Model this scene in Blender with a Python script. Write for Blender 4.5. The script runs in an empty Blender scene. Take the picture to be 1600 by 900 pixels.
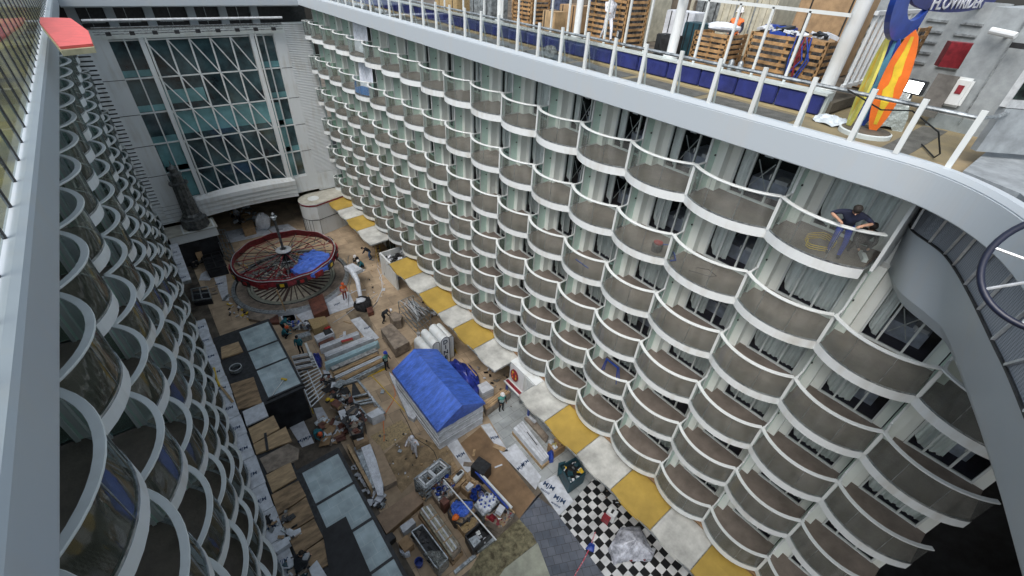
import bpy, bmesh, math, random
from mathutils import Vector, Matrix, Euler
random.seed(7)
R_ = math.radians
sc = bpy.context.scene
COL = sc.collection

# ------------------------------------------------------------ camera, sky, sun, exposure
CAMPOS = Vector((-13.9296, -1.5391, 6.6168))
CAMROT = (Euler((0.9264, -0.0519, -0.6734), 'XYZ')).to_matrix()
FPX = 687.75
cd = bpy.data.cameras.new("camera")
cam = bpy.data.objects.new("camera", cd); COL.objects.link(cam)
cd.sensor_width = 36.0; cd.lens = 36.0 * FPX / 1600.0; cd.clip_start = 0.05; cd.clip_end = 3000
cam.matrix_world = Matrix.Translation(CAMPOS) @ CAMROT.to_4x4()
sc.camera = cam

SUN_EL, SUN_AZ = 56.0, 250.0      # azimuth the light comes from, degrees clockwise from +y
world = bpy.data.worlds.new("World"); sc.world = world; world.use_nodes = True
nt = world.node_tree; bg = nt.nodes["Background"]
sky = nt.nodes.new("ShaderNodeTexSky"); sky.sky_type = 'NISHITA'; sky.sun_disc = False
sky.sun_elevation = R_(SUN_EL); sky.sun_rotation = R_(SUN_AZ)
sky.air_density = 1.0; sky.dust_density = 4.0; sky.ozone_density = 1.2
hs = nt.nodes.new("ShaderNodeHueSaturation"); hs.inputs["Saturation"].default_value = 0.55; hs.inputs["Hue"].default_value = 0.48
nt.links.new(sky.outputs[0], hs.inputs["Color"]); nt.links.new(hs.outputs[0], bg.inputs[0]); bg.inputs[1].default_value = 0.15
sd = bpy.data.lights.new("sun", 'SUN'); sd.energy = 1.5; sd.angle = R_(40); sd.color = (1.0, 0.97, 0.93)
sun = bpy.data.objects.new("sun", sd); COL.objects.link(sun)
a = R_(SUN_AZ); e = R_(SUN_EL)
dirv = Vector((math.sin(a)*math.cos(e), math.cos(a)*math.cos(e), math.sin(e)))
sun.rotation_euler = dirv.to_track_quat('Z', 'Y').to_euler(); sun.location = (0, 0, 40)
sc.view_settings.view_transform = 'Standard'; sc.view_settings.look = 'None'
sc.view_settings.gamma = 1.0; sc.view_settings.use_curve_mapping = False
sc.view_settings.exposure = 0.56
sc.cycles.use_denoising = True
sc.cycles.max_bounces = 8; sc.cycles.transparent_max_bounces = 24

# ------------------------------------------------------------ levels of the ship
ZG = -17.5           # promenade floor
W = 16.3             # distance between the two balcony fronts
YK = {-3: -7.9, -2: -5.25, -1: -2.61, 0: 0.0, 1: 2.7, 2: 5.63, 3: 8.32, 4: 10.95, 5: 13.6, 6: 16.24, 7: 18.88, 8: 21.53,
      9: 24.18, 10: 26.85, 11: 29.5, 12: 32.16, 13: 34.84, 14: 37.52, 15: 40.21, 16: 42.89, 17: 44.0}
ZR = {1: 0.0, 2: -2.70, 3: -5.42, 4: -8.15, 5: -10.89, 6: -14.0}
YE = 44.0            # end wall

def ray(u, v):
    return CAMROT @ Vector(((u-800)/FPX, -(v-450)/FPX, -1.0))
def hitp(u, v, ax, val):
    d = ray(u, v); t = (val-CAMPOS[ax])/d[ax]; return CAMPOS + d*t
def G(u, v, h=0.0, z0=ZG):
    p = hitp(u, v, 2, z0+h); return Vector((p.x, p.y))
C5 = (250, 280, 4.0); C6 = (400, 450, 4.0); C7 = (380, 650, 3.478); C8 = (760, 560, 2.648)
S2 = (400, 490, 10.0); S3 = (480, 560, 10.0); S4 = (380, 620, 10.0); S5 = (620, 710, 8.889); S6 = (600, 790, 8.18); S7 = (760, 640, 7.5); S1 = (250, 380, 10.0); S8 = (600, 450, 8.18)
ID = (0, 0, 1.0)
def Q(c, pts, h=0.0):
    return [G(c[0]+a/c[2], c[1]+b/c[2], h) for a, b in pts]

# ------------------------------------------------------------ materials
MATS = {}
def mat(name, col, rough=0.6, metal=0.0, var=0.12, scale=3.0, bump=0.0, bscale=None, spec=0.5, col2=None, detail=6.0, stretch=None, lo=0.35, hi=0.65):
    if name in MATS: return MATS[name]
    m = bpy.data.materials.new(name); m.use_nodes = True; MATS[name] = m
    n = m.node_tree.nodes; l = m.node_tree.links; b = n["Principled BSDF"]
    b.inputs["Roughness"].default_value = rough; b.inputs["Metallic"].default_value = metal
    b.inputs["Specular IOR Level"].default_value = spec
    geo = n.new("ShaderNodeNewGeometry"); vec = geo.outputs["Position"]
    if stretch:
        mp = n.new("ShaderNodeVectorMath"); mp.operation = 'MULTIPLY'; mp.inputs[1].default_value = stretch
        l.new(vec, mp.inputs[0]); vec = mp.outputs[0]
    tx = n.new("ShaderNodeTexNoise"); tx.inputs["Scale"].default_value = scale; tx.inputs["Detail"].default_value = detail
    tx.inputs["Roughness"].default_value = 0.65
    l.new(vec, tx.inputs["Vector"])
    rp = n.new("ShaderNodeValToRGB"); rp.color_ramp.elements[0].position = lo; rp.color_ramp.elements[1].position = hi
    c2 = col2 if col2 else tuple(max(0, c*(1-var*2)) for c in col)
    c1 = col if col2 else tuple(min(1, c*(1+var*0.6)) for c in col)
    rp.color_ramp.elements[0].color = (*c2, 1); rp.color_ramp.elements[1].color = (*c1, 1)
    l.new(tx.outputs["Fac"], rp.inputs[0]); l.new(rp.outputs[0], b.inputs["Base Color"])
    if bump:
        bt = n.new("ShaderNodeTexNoise"); bt.inputs["Scale"].default_value = bscale or scale*4; bt.inputs["Detail"].default_value = 5
        l.new(vec, bt.inputs["Vector"])
        bp = n.new("ShaderNodeBump"); bp.inputs["Strength"].default_value = bump; bp.inputs["Distance"].default_value = 0.05
        l.new(bt.outputs["Fac"], bp.inputs["Height"]); l.new(bp.outputs[0], b.inputs["Normal"])
    return m

def streaked(name, col, dirt, amt=0.25, rough=0.45):
    """painted steel with grime: blotches plus rust coloured vertical runs"""
    if name in MATS: return MATS[name]
    m = bpy.data.materials.new(name); m.use_nodes = True; MATS[name] = m
    n = m.node_tree.nodes; l = m.node_tree.links; b = n["Principled BSDF"]; b.inputs["Roughness"].default_value = rough
    geo = n.new("ShaderNodeNewGeometry")
    mp = n.new("ShaderNodeVectorMath"); mp.operation = 'MULTIPLY'; mp.inputs[1].default_value = (3.5, 3.5, 0.35)
    l.new(geo.outputs["Position"], mp.inputs[0])
    t1 = n.new("ShaderNodeTexNoise"); t1.inputs["Scale"].default_value = 1.0; t1.inputs["Detail"].default_value = 8; l.new(mp.outputs[0], t1.inputs["Vector"])
    t2 = n.new("ShaderNodeTexNoise"); t2.inputs["Scale"].default_value = 0.7; t2.inputs["Detail"].default_value = 6; l.new(geo.outputs["Position"], t2.inputs["Vector"])
    mu = n.new("ShaderNodeMath"); mu.operation = 'MULTIPLY'; l.new(t1.outputs["Fac"], mu.inputs[0]); l.new(t2.outputs["Fac"], mu.inputs[1])
    rp = n.new("ShaderNodeMapRange"); rp.inputs[1].default_value = 0.24; rp.inputs[2].default_value = 0.42; rp.inputs[3].default_value = 0; rp.inputs[4].default_value = amt
    l.new(mu.outputs[0], rp.inputs[0])
    mx = n.new("ShaderNodeMix"); mx.data_type = 'RGBA'; mx.inputs["A"].default_value = (*col, 1); mx.inputs["B"].default_value = (*dirt, 1)
    l.new(rp.outputs[0], mx.inputs["Factor"]); l.new(mx.outputs["Result"], b.inputs["Base Color"])
    return m

def glassy(name, tint, refl=1.0, rough=0.03, haze=0.0, hazecol=(0.5, 0.52, 0.5)):
    if name in MATS: return MATS[name]
    m = bpy.data.materials.new(name); m.use_nodes = True; MATS[name] = m
    n = m.node_tree.nodes; l = m.node_tree.links; n.remove(n["Principled BSDF"]); out = n["Material Output"]
    tr = n.new("ShaderNodeBsdfTransparent"); tr.inputs[0].default_value = (*tint, 1)
    gl = n.new("ShaderNodeBsdfGlossy"); gl.inputs["Roughness"].default_value = rough; gl.inputs[0].default_value = (0.9, 0.95, 1, 1)
    fr = n.new("ShaderNodeFresnel"); fr.inputs[0].default_value = 1.5
    mu = n.new("ShaderNodeMath"); mu.operation = 'MULTIPLY'; mu.inputs[1].default_value = refl; l.new(fr.outputs[0], mu.inputs[0])
    mx = n.new("ShaderNodeMixShader"); l.new(mu.outputs[0], mx.inputs[0])
    base = tr.outputs[0]
    if haze:
        df = n.new("ShaderNodeBsdfDiffuse"); df.inputs[0].default_value = (*hazecol, 1)
        geo = n.new("ShaderNodeNewGeometry"); mp = n.new("ShaderNodeVectorMath"); mp.operation = 'MULTIPLY'; mp.inputs[1].default_value = (2.5, 2.5, .6)
        l.new(geo.outputs["Position"], mp.inputs[0])
        t = n.new("ShaderNodeTexNoise"); t.inputs["Scale"].default_value = 1.3; t.inputs["Detail"].default_value = 7; l.new(mp.outputs[0], t.inputs["Vector"])
        r = n.new("ShaderNodeMapRange"); r.inputs[1].default_value = 0.3; r.inputs[2].default_value = 0.75; r.inputs[3].default_value = haze*0.4; r.inputs[4].default_value = haze*1.7
        l.new(t.outputs["Fac"], r.inputs[0])
        m2 = n.new("ShaderNodeMixShader"); l.new(r.outputs[0], m2.inputs[0]); l.new(tr.outputs[0], m2.inputs[1]); l.new(df.outputs[0], m2.inputs[2]); base = m2.outputs[0]
    l.new(base, mx.inputs[1]); l.new(gl.outputs[0], mx.inputs[2]); l.new(mx.outputs[0], out.inputs[0])
    return m

def emit(name, col, s):
    if name in MATS: return MATS[name]
    m = bpy.data.materials.new(name); m.use_nodes = True; MATS[name] = m
    b = m.node_tree.nodes["Principled BSDF"]; b.inputs["Emission Color"].default_value = (*col, 1); b.inputs["Emission Strength"].default_value = s
    return m

def gridmat(name, colA, colB, sx, sy, kind='checker', rough=0.4, rot=0.0, mortar=0.02, mcol=(0.3, 0.3, 0.3)):
    if name in MATS: return MATS[name]
    m = bpy.data.materials.new(name); m.use_nodes = True; MATS[name] = m
    n = m.node_tree.nodes; l = m.node_tree.links; b = n["Principled BSDF"]; b.inputs["Roughness"].default_value = rough
    geo = n.new("ShaderNodeNewGeometry"); mp = n.new("ShaderNodeMapping"); mp.inputs["Rotation"].default_value = (0, 0, rot)
    l.new(geo.outputs["Position"], mp.inputs[0])
    if kind == 'checker':
        t = n.new("ShaderNodeTexChecker"); t.inputs["Scale"].default_value = sx
        # keep the sheet's z away from a checker boundary
        sp = n.new("ShaderNodeSeparateXYZ"); cb = n.new("ShaderNodeCombineXYZ"); cb.inputs[2].default_value = 0.11
        l.new(mp.outputs[0], sp.inputs[0]); l.new(sp.outputs[0], cb.inputs[0]); l.new(sp.outputs[1], cb.inputs[1])
        l.new(cb.outputs[0], t.inputs["Vector"]); t.inputs[1].default_value = (*colA, 1); t.inputs[2].default_value = (*colB, 1)
    else:
        t = n.new("ShaderNodeTexBrick"); t.inputs["Scale"].default_value = 1; t.inputs["Brick Width"].default_value = sx; t.inputs["Row Height"].default_value = sy
        t.inputs["Mortar Size"].default_value = mortar; t.inputs["Color1"].default_value = (*colA, 1); t.inputs["Color2"].default_value = (*colB, 1); t.inputs["Mortar"].default_value = (*mcol, 1)
        l.new(mp.outputs[0], t.inputs["Vector"])
    ns = n.new("ShaderNodeTexNoise"); ns.inputs["Scale"].default_value = 1.4; ns.inputs["Detail"].default_value = 8; l.new(geo.outputs["Position"], ns.inputs["Vector"])
    r = n.new("ShaderNodeMapRange"); r.inputs[1].default_value = .3; r.inputs[2].default_value = .7; r.inputs[3].default_value = .65; r.inputs[4].default_value = 1.1; l.new(ns.outputs["Fac"], r.inputs[0])
    mx = n.new("ShaderNodeMix"); mx.data_type = 'RGBA'; mx.blend_type = 'MULTIPLY'; mx.inputs["Factor"].default_value = 1
    l.new(t.outputs[0], mx.inputs["A"]); l.new(r.outputs[0], mx.inputs["B"]); l.new(mx.outputs["Result"], b.inputs["Base Color"])
    return m

def meshmat(name, c1, c2, sc_=60):
    """perforated metal sheet"""
    if name in MATS: return MATS[name]
    m = bpy.data.materials.new(name); m.use_nodes = True; MATS[name] = m
    n = m.node_tree.nodes; l = m.node_tree.links; b = n["Principled BSDF"]; b.inputs["Roughness"].default_value = .5
    tc = n.new("ShaderNodeNewGeometry"); v = n.new("ShaderNodeTexVoronoi"); v.inputs["Scale"].default_value = sc_; v.inputs["Randomness"].default_value = 0
    l.new(tc.outputs["Position"], v.inputs["Vector"])
    r = n.new("ShaderNodeValToRGB"); r.color_ramp.elements[0].position = .35; r.color_ramp.elements[1].position = .45
    r.color_ramp.elements[0].color = (*c2, 1); r.color_ramp.elements[1].color = (*c1, 1)
    l.new(v.outputs["Distance"], r.inputs[0]); l.new(r.outputs[0], b.inputs["Base Color"])
    return m

WHITE = streaked("white_paint", (0.68, 0.74, 0.73), (0.38, 0.36, 0.30), 0.35)
WHITE2 = streaked("white_trim", (0.66, 0.70, 0.71), (0.38, 0.35, 0.28), 0.4)
WALLW = streaked("wall_white", (0.82, 0.86, 0.83), (0.5, 0.48, 0.40), 0.3)
RAILW = streaked("rail_white", (0.62, 0.66, 0.66), (0.36, 0.35, 0.30), 0.25, 0.35)
RIM = streaked("rim_paint", (0.40, 0.45, 0.49), (0.44, 0.44, 0.42), 0.3, 0.4)
FLOORM = mat("balcony_deck", (0.20, 0.168, 0.145), .8, var=.14, scale=1.6, bump=.2, bscale=12)
GREEN = mat("frosted_divider", (0.62, 0.82, 0.74), .35, var=.08, scale=1.2)
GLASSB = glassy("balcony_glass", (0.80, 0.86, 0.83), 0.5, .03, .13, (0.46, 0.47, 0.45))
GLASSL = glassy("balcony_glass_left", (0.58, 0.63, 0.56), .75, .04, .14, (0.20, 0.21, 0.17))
PANE = glassy("window_glass", (0.93, 0.96, 0.95), .8, .02)
CURT = mat("curtain_cloth", (0.86, 0.90, 0.90), .9, var=.1, scale=4, stretch=(1, 1, .3))
SHEET = mat("plastic_sheet", (0.72, 0.77, 0.84), .35, var=.12, scale=5, bump=.5)
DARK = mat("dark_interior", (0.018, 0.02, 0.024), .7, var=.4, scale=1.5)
BED = mat("bed_linen", (0.5, 0.55, 0.68), .9, var=.15)
STEEL = mat("galvanised_steel", (0.42, 0.46, 0.48), .4, .7, var=.3, scale=6)
ALU = mat("pale_aluminium", (0.62, 0.65, 0.67), .35, .4, var=.15, scale=5)
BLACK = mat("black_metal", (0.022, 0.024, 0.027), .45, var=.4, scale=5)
BLKRUB = mat("black_rubber", (0.02, 0.02, 0.022), .8, var=.3)
KRAFT = mat("kraft_paper", (0.46, 0.35, 0.235), .8, var=.22, scale=.5, bump=.3, bscale=3, col2=(0.29, 0.235, 0.17), lo=.3, hi=.6)
KRAFTB = gridmat("kraft_boards", (0.52, 0.40, 0.27), (0.36, 0.28, 0.19), 2.3, 1.15, "brick", .8, R_(4), .012, (0.22, 0.17, 0.12))
PLY = mat("plywood", (0.46, 0.33, 0.19), .7, var=.2, scale=1.6, stretch=(1, 3, 1), bump=.1)
PLYD = mat("dark_plywood", (0.34, 0.235, 0.135), .7, var=.3, scale=1.1, stretch=(1, 3, 1))
GREYPLY = mat("weathered_board", (0.30, 0.25, 0.20), .8, var=.25, scale=2)
RUSTB = mat("red_brown_board", (0.16, 0.06, 0.04), .6, var=.3, scale=2)
OSB = mat("osb_board", (0.42, 0.31, 0.15), .75, var=.3, scale=14, col2=(0.25, 0.18, 0.09), detail=2)
CARD = mat("white_cardboard", (0.60, 0.64, 0.69), .7, var=.14, scale=2.5, bump=.2, bscale=5)
CARDT = mat("tan_cardboard", (0.36, 0.24, 0.13), .8, var=.15, scale=3)
FROST = gridmat("skylight_pane", (0.40, 0.50, 0.53), (0.35, 0.45, 0.48), .62, .62, "brick", .12, 0, .008, (0.5, 0.58, 0.6))
YEL = mat("yellow_awning", (0.40, 0.275, 0.055), .6, var=.12, scale=.8, bump=.1)
AWW = mat("white_awning", (0.50, 0.51, 0.48), .6, var=.2, scale=.9, bump=.1)
TARP = mat("blue_tarp", (0.08, 0.19, 0.72), .36, var=.2, scale=1.6, bump=1.0, bscale=4.5, stretch=(1, 2.6, 1))
TARPD = mat("dark_blue_tarp", (0.03, 0.05, 0.32), .35, var=.3, scale=2, bump=.9, bscale=3)
RED = mat("red_paint", (0.42, 0.03, 0.03), .45, var=.15, scale=3)
DRED = mat("dark_red_paint", (0.24, 0.02, 0.03), .5, var=.25, scale=5)
ORANGE = mat("orange_paint", (0.75, 0.16, 0.02), .4, var=.08)
YELLOW = mat("yellow_paint", (0.70, 0.48, 0.03), .45, var=.12)
BLUEP = mat("blue_paint", (0.02, 0.06, 0.33), .4, var=.12)
NAVY = mat("navy_pad", (0.025, 0.035, 0.20), .5, var=.2, scale=2)
TEAL = mat("teal_bin", (0.015, 0.06, 0.08), .5, var=.25)
SAND = mat("sand_patch", (0.27, 0.25, 0.15), .9, scale=3.2, col2=(0.07, 0.06, 0.035), bump=.8, bscale=9)
CONC = mat("concrete_patch", (0.36, 0.38, 0.31), .8, var=.15, scale=1.2)
DIRTY = mat("dark_floor", (0.13, 0.11, 0.085), .75, var=.35, scale=1.1)
TIMBER = mat("pale_timber", (0.44, 0.31, 0.17), .75, var=.22, scale=2, stretch=(1, 4, 1))
PALLET = mat("pallet_timber", (0.42, 0.25, 0.11), .8, var=.3, scale=3)
DECK = mat("upper_deck", (0.30, 0.235, 0.13), .8, var=.25, scale=.9, col2=(0.20, 0.165, 0.11))
DECKG = mat("grey_deck_mat", (0.13, 0.125, 0.115), .85, var=.2)
CONT = mat("container_paint", (0.50, 0.48, 0.38), .5, var=.15)
BRASS = mat("old_bronze", (0.12, 0.13, 0.13), .45, .3, var=.35, scale=4)
SKIN = mat("skin", (0.42, 0.24, 0.16), .6, var=.05)
BROWNH = mat("dark_hair", (0.02, 0.015, 0.012), .7)
WOODS = mat("wood_soffit", (0.28, 0.17, 0.09), .6, var=.3, scale=6, stretch=(6, .4, 1))
ENDGL = mat("dark_atrium_glass", (0.055, 0.115, 0.13), .08, var=.6, scale=.5, spec=.8, col2=(0.008, 0.016, 0.022))
TEALGL = mat("teal_glass_sheen", (0.14, 0.32, 0.34), .12, var=.2, scale=.5, spec=.7)  # teal colour painting a reflective look onto strips of the end glazing
SLATE = gridmat("slate_paving", (0.10, 0.12, 0.155), (0.15, 0.165, 0.20), .42, .42, 'brick', .6, .45, .012, (0.06, 0.07, 0.08))
CHECK = gridmat("checker_tiles", (0.016, 0.017, 0.019), (0.66, 0.68, 0.68), 2.55, 0, 'checker', .3, 0.0)
TILEG = gridmat("pale_tiles", (0.42, 0.45, 0.45), (0.36, 0.40, 0.41), .9, .6, 'brick', .5, 0.0, .01, (0.2, 0.2, 0.2))
PERF = meshmat("perforated_sheet", (0.26, 0.29, 0.33), (0.07, 0.08, 0.10), 34)

# ------------------------------------------------------------ mesh helpers
class MB:
    def __init__(s): s.v = []; s.f = []; s.m = []; s.mats = []
    def mi(s, m):
        if m not in s.mats: s.mats.append(m)
        return s.mats.index(m)
    def face(s, pts, m):
        i = len(s.v); s.v += [tuple(p) for p in pts]; s.f.append(tuple(range(i, i+len(pts)))); s.m.append(s.mi(m))
    def grid(s, rows, m, closed=False):
        i0 = len(s.v); n = len(rows[0]); k = s.mi(m)
        for r in rows: s.v += [tuple(p) for p in r]
        for a in range(len(rows)-1):
            for b in range(n if closed else n-1):
                c = (b+1) % n
                s.f.append((i0+a*n+b, i0+a*n+c, i0+(a+1)*n+c, i0+(a+1)*n+b)); s.m.append(k)
    def box(s, c, d, m, rot=None):
        c = Vector(c); h = Vector(d)*.5; i = len(s.v); k = s.mi(m)
        for x in (-1, 1):
            for y in (-1, 1):
                for z in (-1, 1):
                    p = Vector((x*h.x, y*h.y, z*h.z))
                    if rot is not None: p = rot @ p
                    s.v.append(tuple(c+p))
        for q in ((0, 1, 3, 2), (4, 6, 7, 5), (0, 4, 5, 1), (2, 3, 7, 6), (0, 2, 6, 4), (1, 5, 7, 3)):
            s.f.append(tuple(i+t for t in q)); s.m.append(k)
    def box2(s, a, b, m):
        s.box([(a[i]+b[i])/2 for i in range(3)], [abs(b[i]-a[i]) for i in range(3)], m)
    def beam(s, a, b, w, h, m, up=(0, 0, 1)):
        a = Vector(a); b = Vector(b); d = b-a; L = d.length
        if L < 1e-6: return
        x = d/L; upv = Vector(up)
        if abs(x.dot(upv)) > .98: upv = Vector((0, 1, 0))
        y = upv.cross(x).normalized(); z = x.cross(y)
        s.box((a+b)/2, (L, w, h), m, Matrix((x, y, z)).transposed())
    def prism(s, pts, z0, z1, m, mtop=None, mbot=None):
        pts = [(p[0], p[1]) for p in pts]
        ar = sum(pts[i][0]*pts[(i+1) % len(pts)][1]-pts[(i+1) % len(pts)][0]*pts[i][1] for i in range(len(pts)))
        if ar < 0: pts = pts[::-1]
        n = len(pts)
        s.face([(p[0], p[1], z1) for p in pts], mtop or m)
        s.face([(p[0], p[1], z0) for p in pts[::-1]], mbot or m)
        i0 = len(s.v); k = s.mi(m)
        for p in pts: s.v += [(p[0], p[1], z0), (p[0], p[1], z1)]
        for i in range(n):
            j = (i+1) % n; s.f.append((i0+2*i, i0+2*j, i0+2*j+1, i0+2*i+1)); s.m.append(k)
    def tube(s, pts, r, m, n=8, caps=True, closed=False):
        pts = [Vector(p) for p in pts]; N = len(pts); rows = []
        rr = r if isinstance(r, (list, tuple)) else [r]*N
        pu = None
        for i, p in enumerate(pts):
            if closed: d = pts[(i+1) % N]-pts[i-1]
            else: d = pts[min(i+1, N-1)]-pts[max(i-1, 0)]
            d.normalize()
            if pu is None:
                u = d.orthogonal().normalized()
            else:
                u = (pu - d*pu.dot(d)); u = u.normalized() if u.length > 1e-6 else d.orthogonal().normalized()
            pu = u; w = d.cross(u)
            rows.append([p+(u*math.cos(t)+w*math.sin(t))*rr[i] for t in [2*math.pi*q/n for q in range(n)]])
        if closed: rows.append(rows[0])
        s.grid(rows, m, True)
        if caps and not closed:
            s.face(rows[0][::-1], m); s.face(rows[-1], m)
    def lathe(s, prof, m, c=(0, 0, 0), n=24, ms=None):
        for i in range(len(prof)-1):
            (r0, z0), (r1, z1) = prof[i], prof[i+1]; mm = ms[i] if ms else m
            ra = [(c[0]+r0*math.cos(2*math.pi*q/n), c[1]+r0*math.sin(2*math.pi*q/n), c[2]+z0) for q in range(n)]
            rb = [(c[0]+r1*math.cos(2*math.pi*q/n), c[1]+r1*math.sin(2*math.pi*q/n), c[2]+z1) for q in range(n)]
            s.grid([ra, rb], mm, True)
    def cyl(s, c, r, z0, z1, m, n=20):
        s.lathe([(0.001, z0), (r, z0), (r, z1), (0.001, z1)], m, (c[0], c[1], 0), n)
    def blob(s, c, rad, m, seg=12, rings=8, noise=.0, seed=0):
        rng = random.Random(seed); rows = []
        ph = [rng.uniform(0, 6.3) for _ in range(6)]
        for i in range(rings+1):
            t = math.pi*i/rings; row = []
            for j in range(seg):
                a_ = 2*math.pi*j/seg
                k = 1+noise*(math.sin(3*a_+ph[0]+2*t)+math.sin(5*a_+ph[1])*math.sin(3*t+ph[2])+.7*math.sin(7*a_+ph[3]+5*t))
                row.append((c[0]+rad[0]*k*math.sin(t)*math.cos(a_), c[1]+rad[1]*k*math.sin(t)*math.sin(a_), c[2]+rad[2]*(1+noise*math.sin(4*a_+ph[4]))*math.cos(t)))
            rows.append(row)
        s.grid(rows[::-1], m, True)
    def mesh(s, name, smooth=False, bevel=0):
        me = bpy.data.meshes.new(name); me.from_pydata(s.v, [], s.f)
        for m in s.mats: me.materials.append(m)
        me.polygons.foreach_set("material_index", s.m)
        bm = bmesh.new(); bm.from_mesh(me)
        bmesh.ops.remove_doubles(bm, verts=bm.verts, dist=1e-5)
        bmesh.ops.recalc_face_normals(bm, faces=bm.faces)
        if bevel:
            es = [e_ for e_ in bm.edges if len(e_.link_faces) == 2 and e_.calc_face_angle(0) > .6]
            bmesh.ops.bevel(bm, geom=es, offset=bevel, segments=2, affect='EDGES', clamp_overlap=True)
        bm.to_mesh(me); bm.free()
        if smooth:
            me.polygons.foreach_set("use_smooth", [True]*len(me.polygons))
            try: me.set_sharp_from_angle(angle=R_(40))
            except Exception: pass
        me.update(); return me
    def build(s, name, parent=None, smooth=False, bevel=0):
        return link(name, s.mesh(name, smooth, bevel), parent)

def link(name, me, parent=None, loc=None):
    o = bpy.data.objects.new(name, me); COL.objects.link(o)
    if parent is not None: o.parent = parent
    if loc is not None: o.location = loc
    return o
def tag(o, label, cat, group=None):
    o["label"] = label; o["category"] = cat
    if group: o["group"] = group
    return o
def struct(o, kind="structure"):
    o["kind"] = kind; return o
def thing(name, label, cat, loc=(0, 0, 0), rz=0.0, group=None):
    o = bpy.data.objects.new(name, None); COL.objects.link(o); o.empty_display_size = .3
    o.location = loc; o.rotation_euler = (0, 0, rz)
    return tag(o, label, cat, group)
def copytree(o, parent=None):
    c = o.copy(); COL.objects.link(c); c.parent = parent
    for ch in o.children: copytree(ch, c)
    return c
def merged(name, items, parent=None):
    """one mesh out of several (mesh, matrix)"""
    b = MB()
    for me, mx in items:
        i0 = len(b.v); b.v += [tuple(mx @ v.co) for v in me.vertices]
        ks = [b.mi(m) for m in me.materials]
        for p in me.polygons:
            b.f.append(tuple(i0+i for i in p.vertices)); b.m.append(ks[p.material_index])
    return b.build(name, parent)
def sheet(name, pts, z, th, m, label=None, cat=None, group=None, kind=None, mside=None, parent=None):
    b = MB(); b.prism(pts, z-th, z, mside or m, m); o = b.build(name, parent)
    if label: tag(o, label, cat, group)
    if kind: o["kind"] = kind
    return o
def text_mesh(s, size, m, extrude=0.006, bold=0.0):
    cu = bpy.data.curves.new("lettering", 'FONT'); cu.body = s; cu.size = size; cu.extrude = extrude; cu.offset = bold
    cu.align_x = 'CENTER'; cu.align_y = 'CENTER'; cu.resolution_u = 2
    o = bpy.data.objects.new("lettering", cu); COL.objects.link(o)
    dg = bpy.context.evaluated_depsgraph_get()
    me = bpy.data.meshes.new_from_object(o.evaluated_get(dg)); bpy.data.objects.remove(o); bpy.data.curves.remove(cu)
    me.materials.clear(); me.materials.append(m); return me
def put_text(s, size, m, mx, parent=None, bold=0.0, ext=.004):
    me = text_mesh(s, size, m, ext, bold); me.transform(mx)
    return link("lettering", me, parent)
ORD = ['first', 'second', 'third', 'fourth', 'fifth', 'sixth', 'seventh', 'eighth', 'ninth', 'tenth', 'eleventh', 'twelfth', 'thirteenth', 'fourteenth', 'fifteenth', 'sixteenth', 'seventeenth', 'eighteenth', 'nineteenth', 'twentieth']
# ================================================================ SETTING
# ground sheets
GB = MB(); GB.box2((-40, -60, ZG-.5), (40, 110, ZG), DIRTY); struct(GB.build("ground"))
def gsheet(name, pts, lay, m): 
    b = MB(); b.face([(p.x if hasattr(p, 'x') else p[0], p.y if hasattr(p, 'y') else p[1], ZG+.004*lay) for p in pts], m)
    return struct(b.build(name))
gsheet("paper_floor", [(-15.0, 24.5), (-11.3, 24.3), (-11.2, 6.0), (-8.5, 6.0), (-5.0, 9.0), (1.2, 12.0), (1.2, 60), (-15.0, 60)], 1, KRAFTB)
gsheet("slate_pavement", Q(C7, [(1200, 1000), (1500, 560), (1590, 440), (1640, 400)]) + Q(C8, [(130, 640), (210, 570), (310, 650), (500, 900), (560, 1000)]), 2, SLATE)
gsheet("checker_floor", Q(C8, [(302, 655), (440, 500), (600, 560), (1200, 1200), (620, 1100), (500, 915)]), 3, CHECK)
gsheet("tiled_floor", Q(C8, [(0, 230), (140, 60), (420, 400), (470, 520), (302, 655), (205, 520), (110, 420)]), 2, TILEG)
gsheet("sand_ground", Q(C7, [(1130, 1010), (1290, 740), (1500, 560), (1570, 640), (1595, 690), (1420, 830), (1290, 1020)]), 4, SAND)
gsheet("concrete_patch", Q(C7, [(1290, 1020), (1420, 830), (1600, 690), (1720, 1010)]), 5, CONC)
gsheet("osb_floor_patch", Q(C7, [(690, 110), (860, 20), (920, 80), (760, 190)]) + Q(C7, [(800, 300), (900, 190), (870, 90)])[:0], 2, mat("sawdust_floor", (0.40, 0.31, 0.16), .85, scale=8, col2=(0.24, 0.19, 0.12), lo=.4, hi=.6))
gsheet("brown_floor_patch", Q(C7, [(1180, 150), (1290, 60), (1590, 440), (1500, 560), (1440, 480), (1300, 300)]), 3, mat("brown_paper", (0.24, 0.155, 0.085), .8, var=.2, scale=.8))
gsheet("pale_paper_path", Q(C7, [(740, 230), (900, 90), (1130, 190), (1150, 260), (930, 350), (860, 420)]), 3, mat("dusty_paper", (0.29, 0.215, 0.125), .8, var=.25, scale=2.5))
gsheet("grey_floor_patch", Q(C6, [(560, 150), (680, 100), (760, 330), (690, 300), (640, 270)]), 2, mat("worn_floor", (0.20, 0.16, 0.11), .8, var=.3, scale=1.5))

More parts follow.
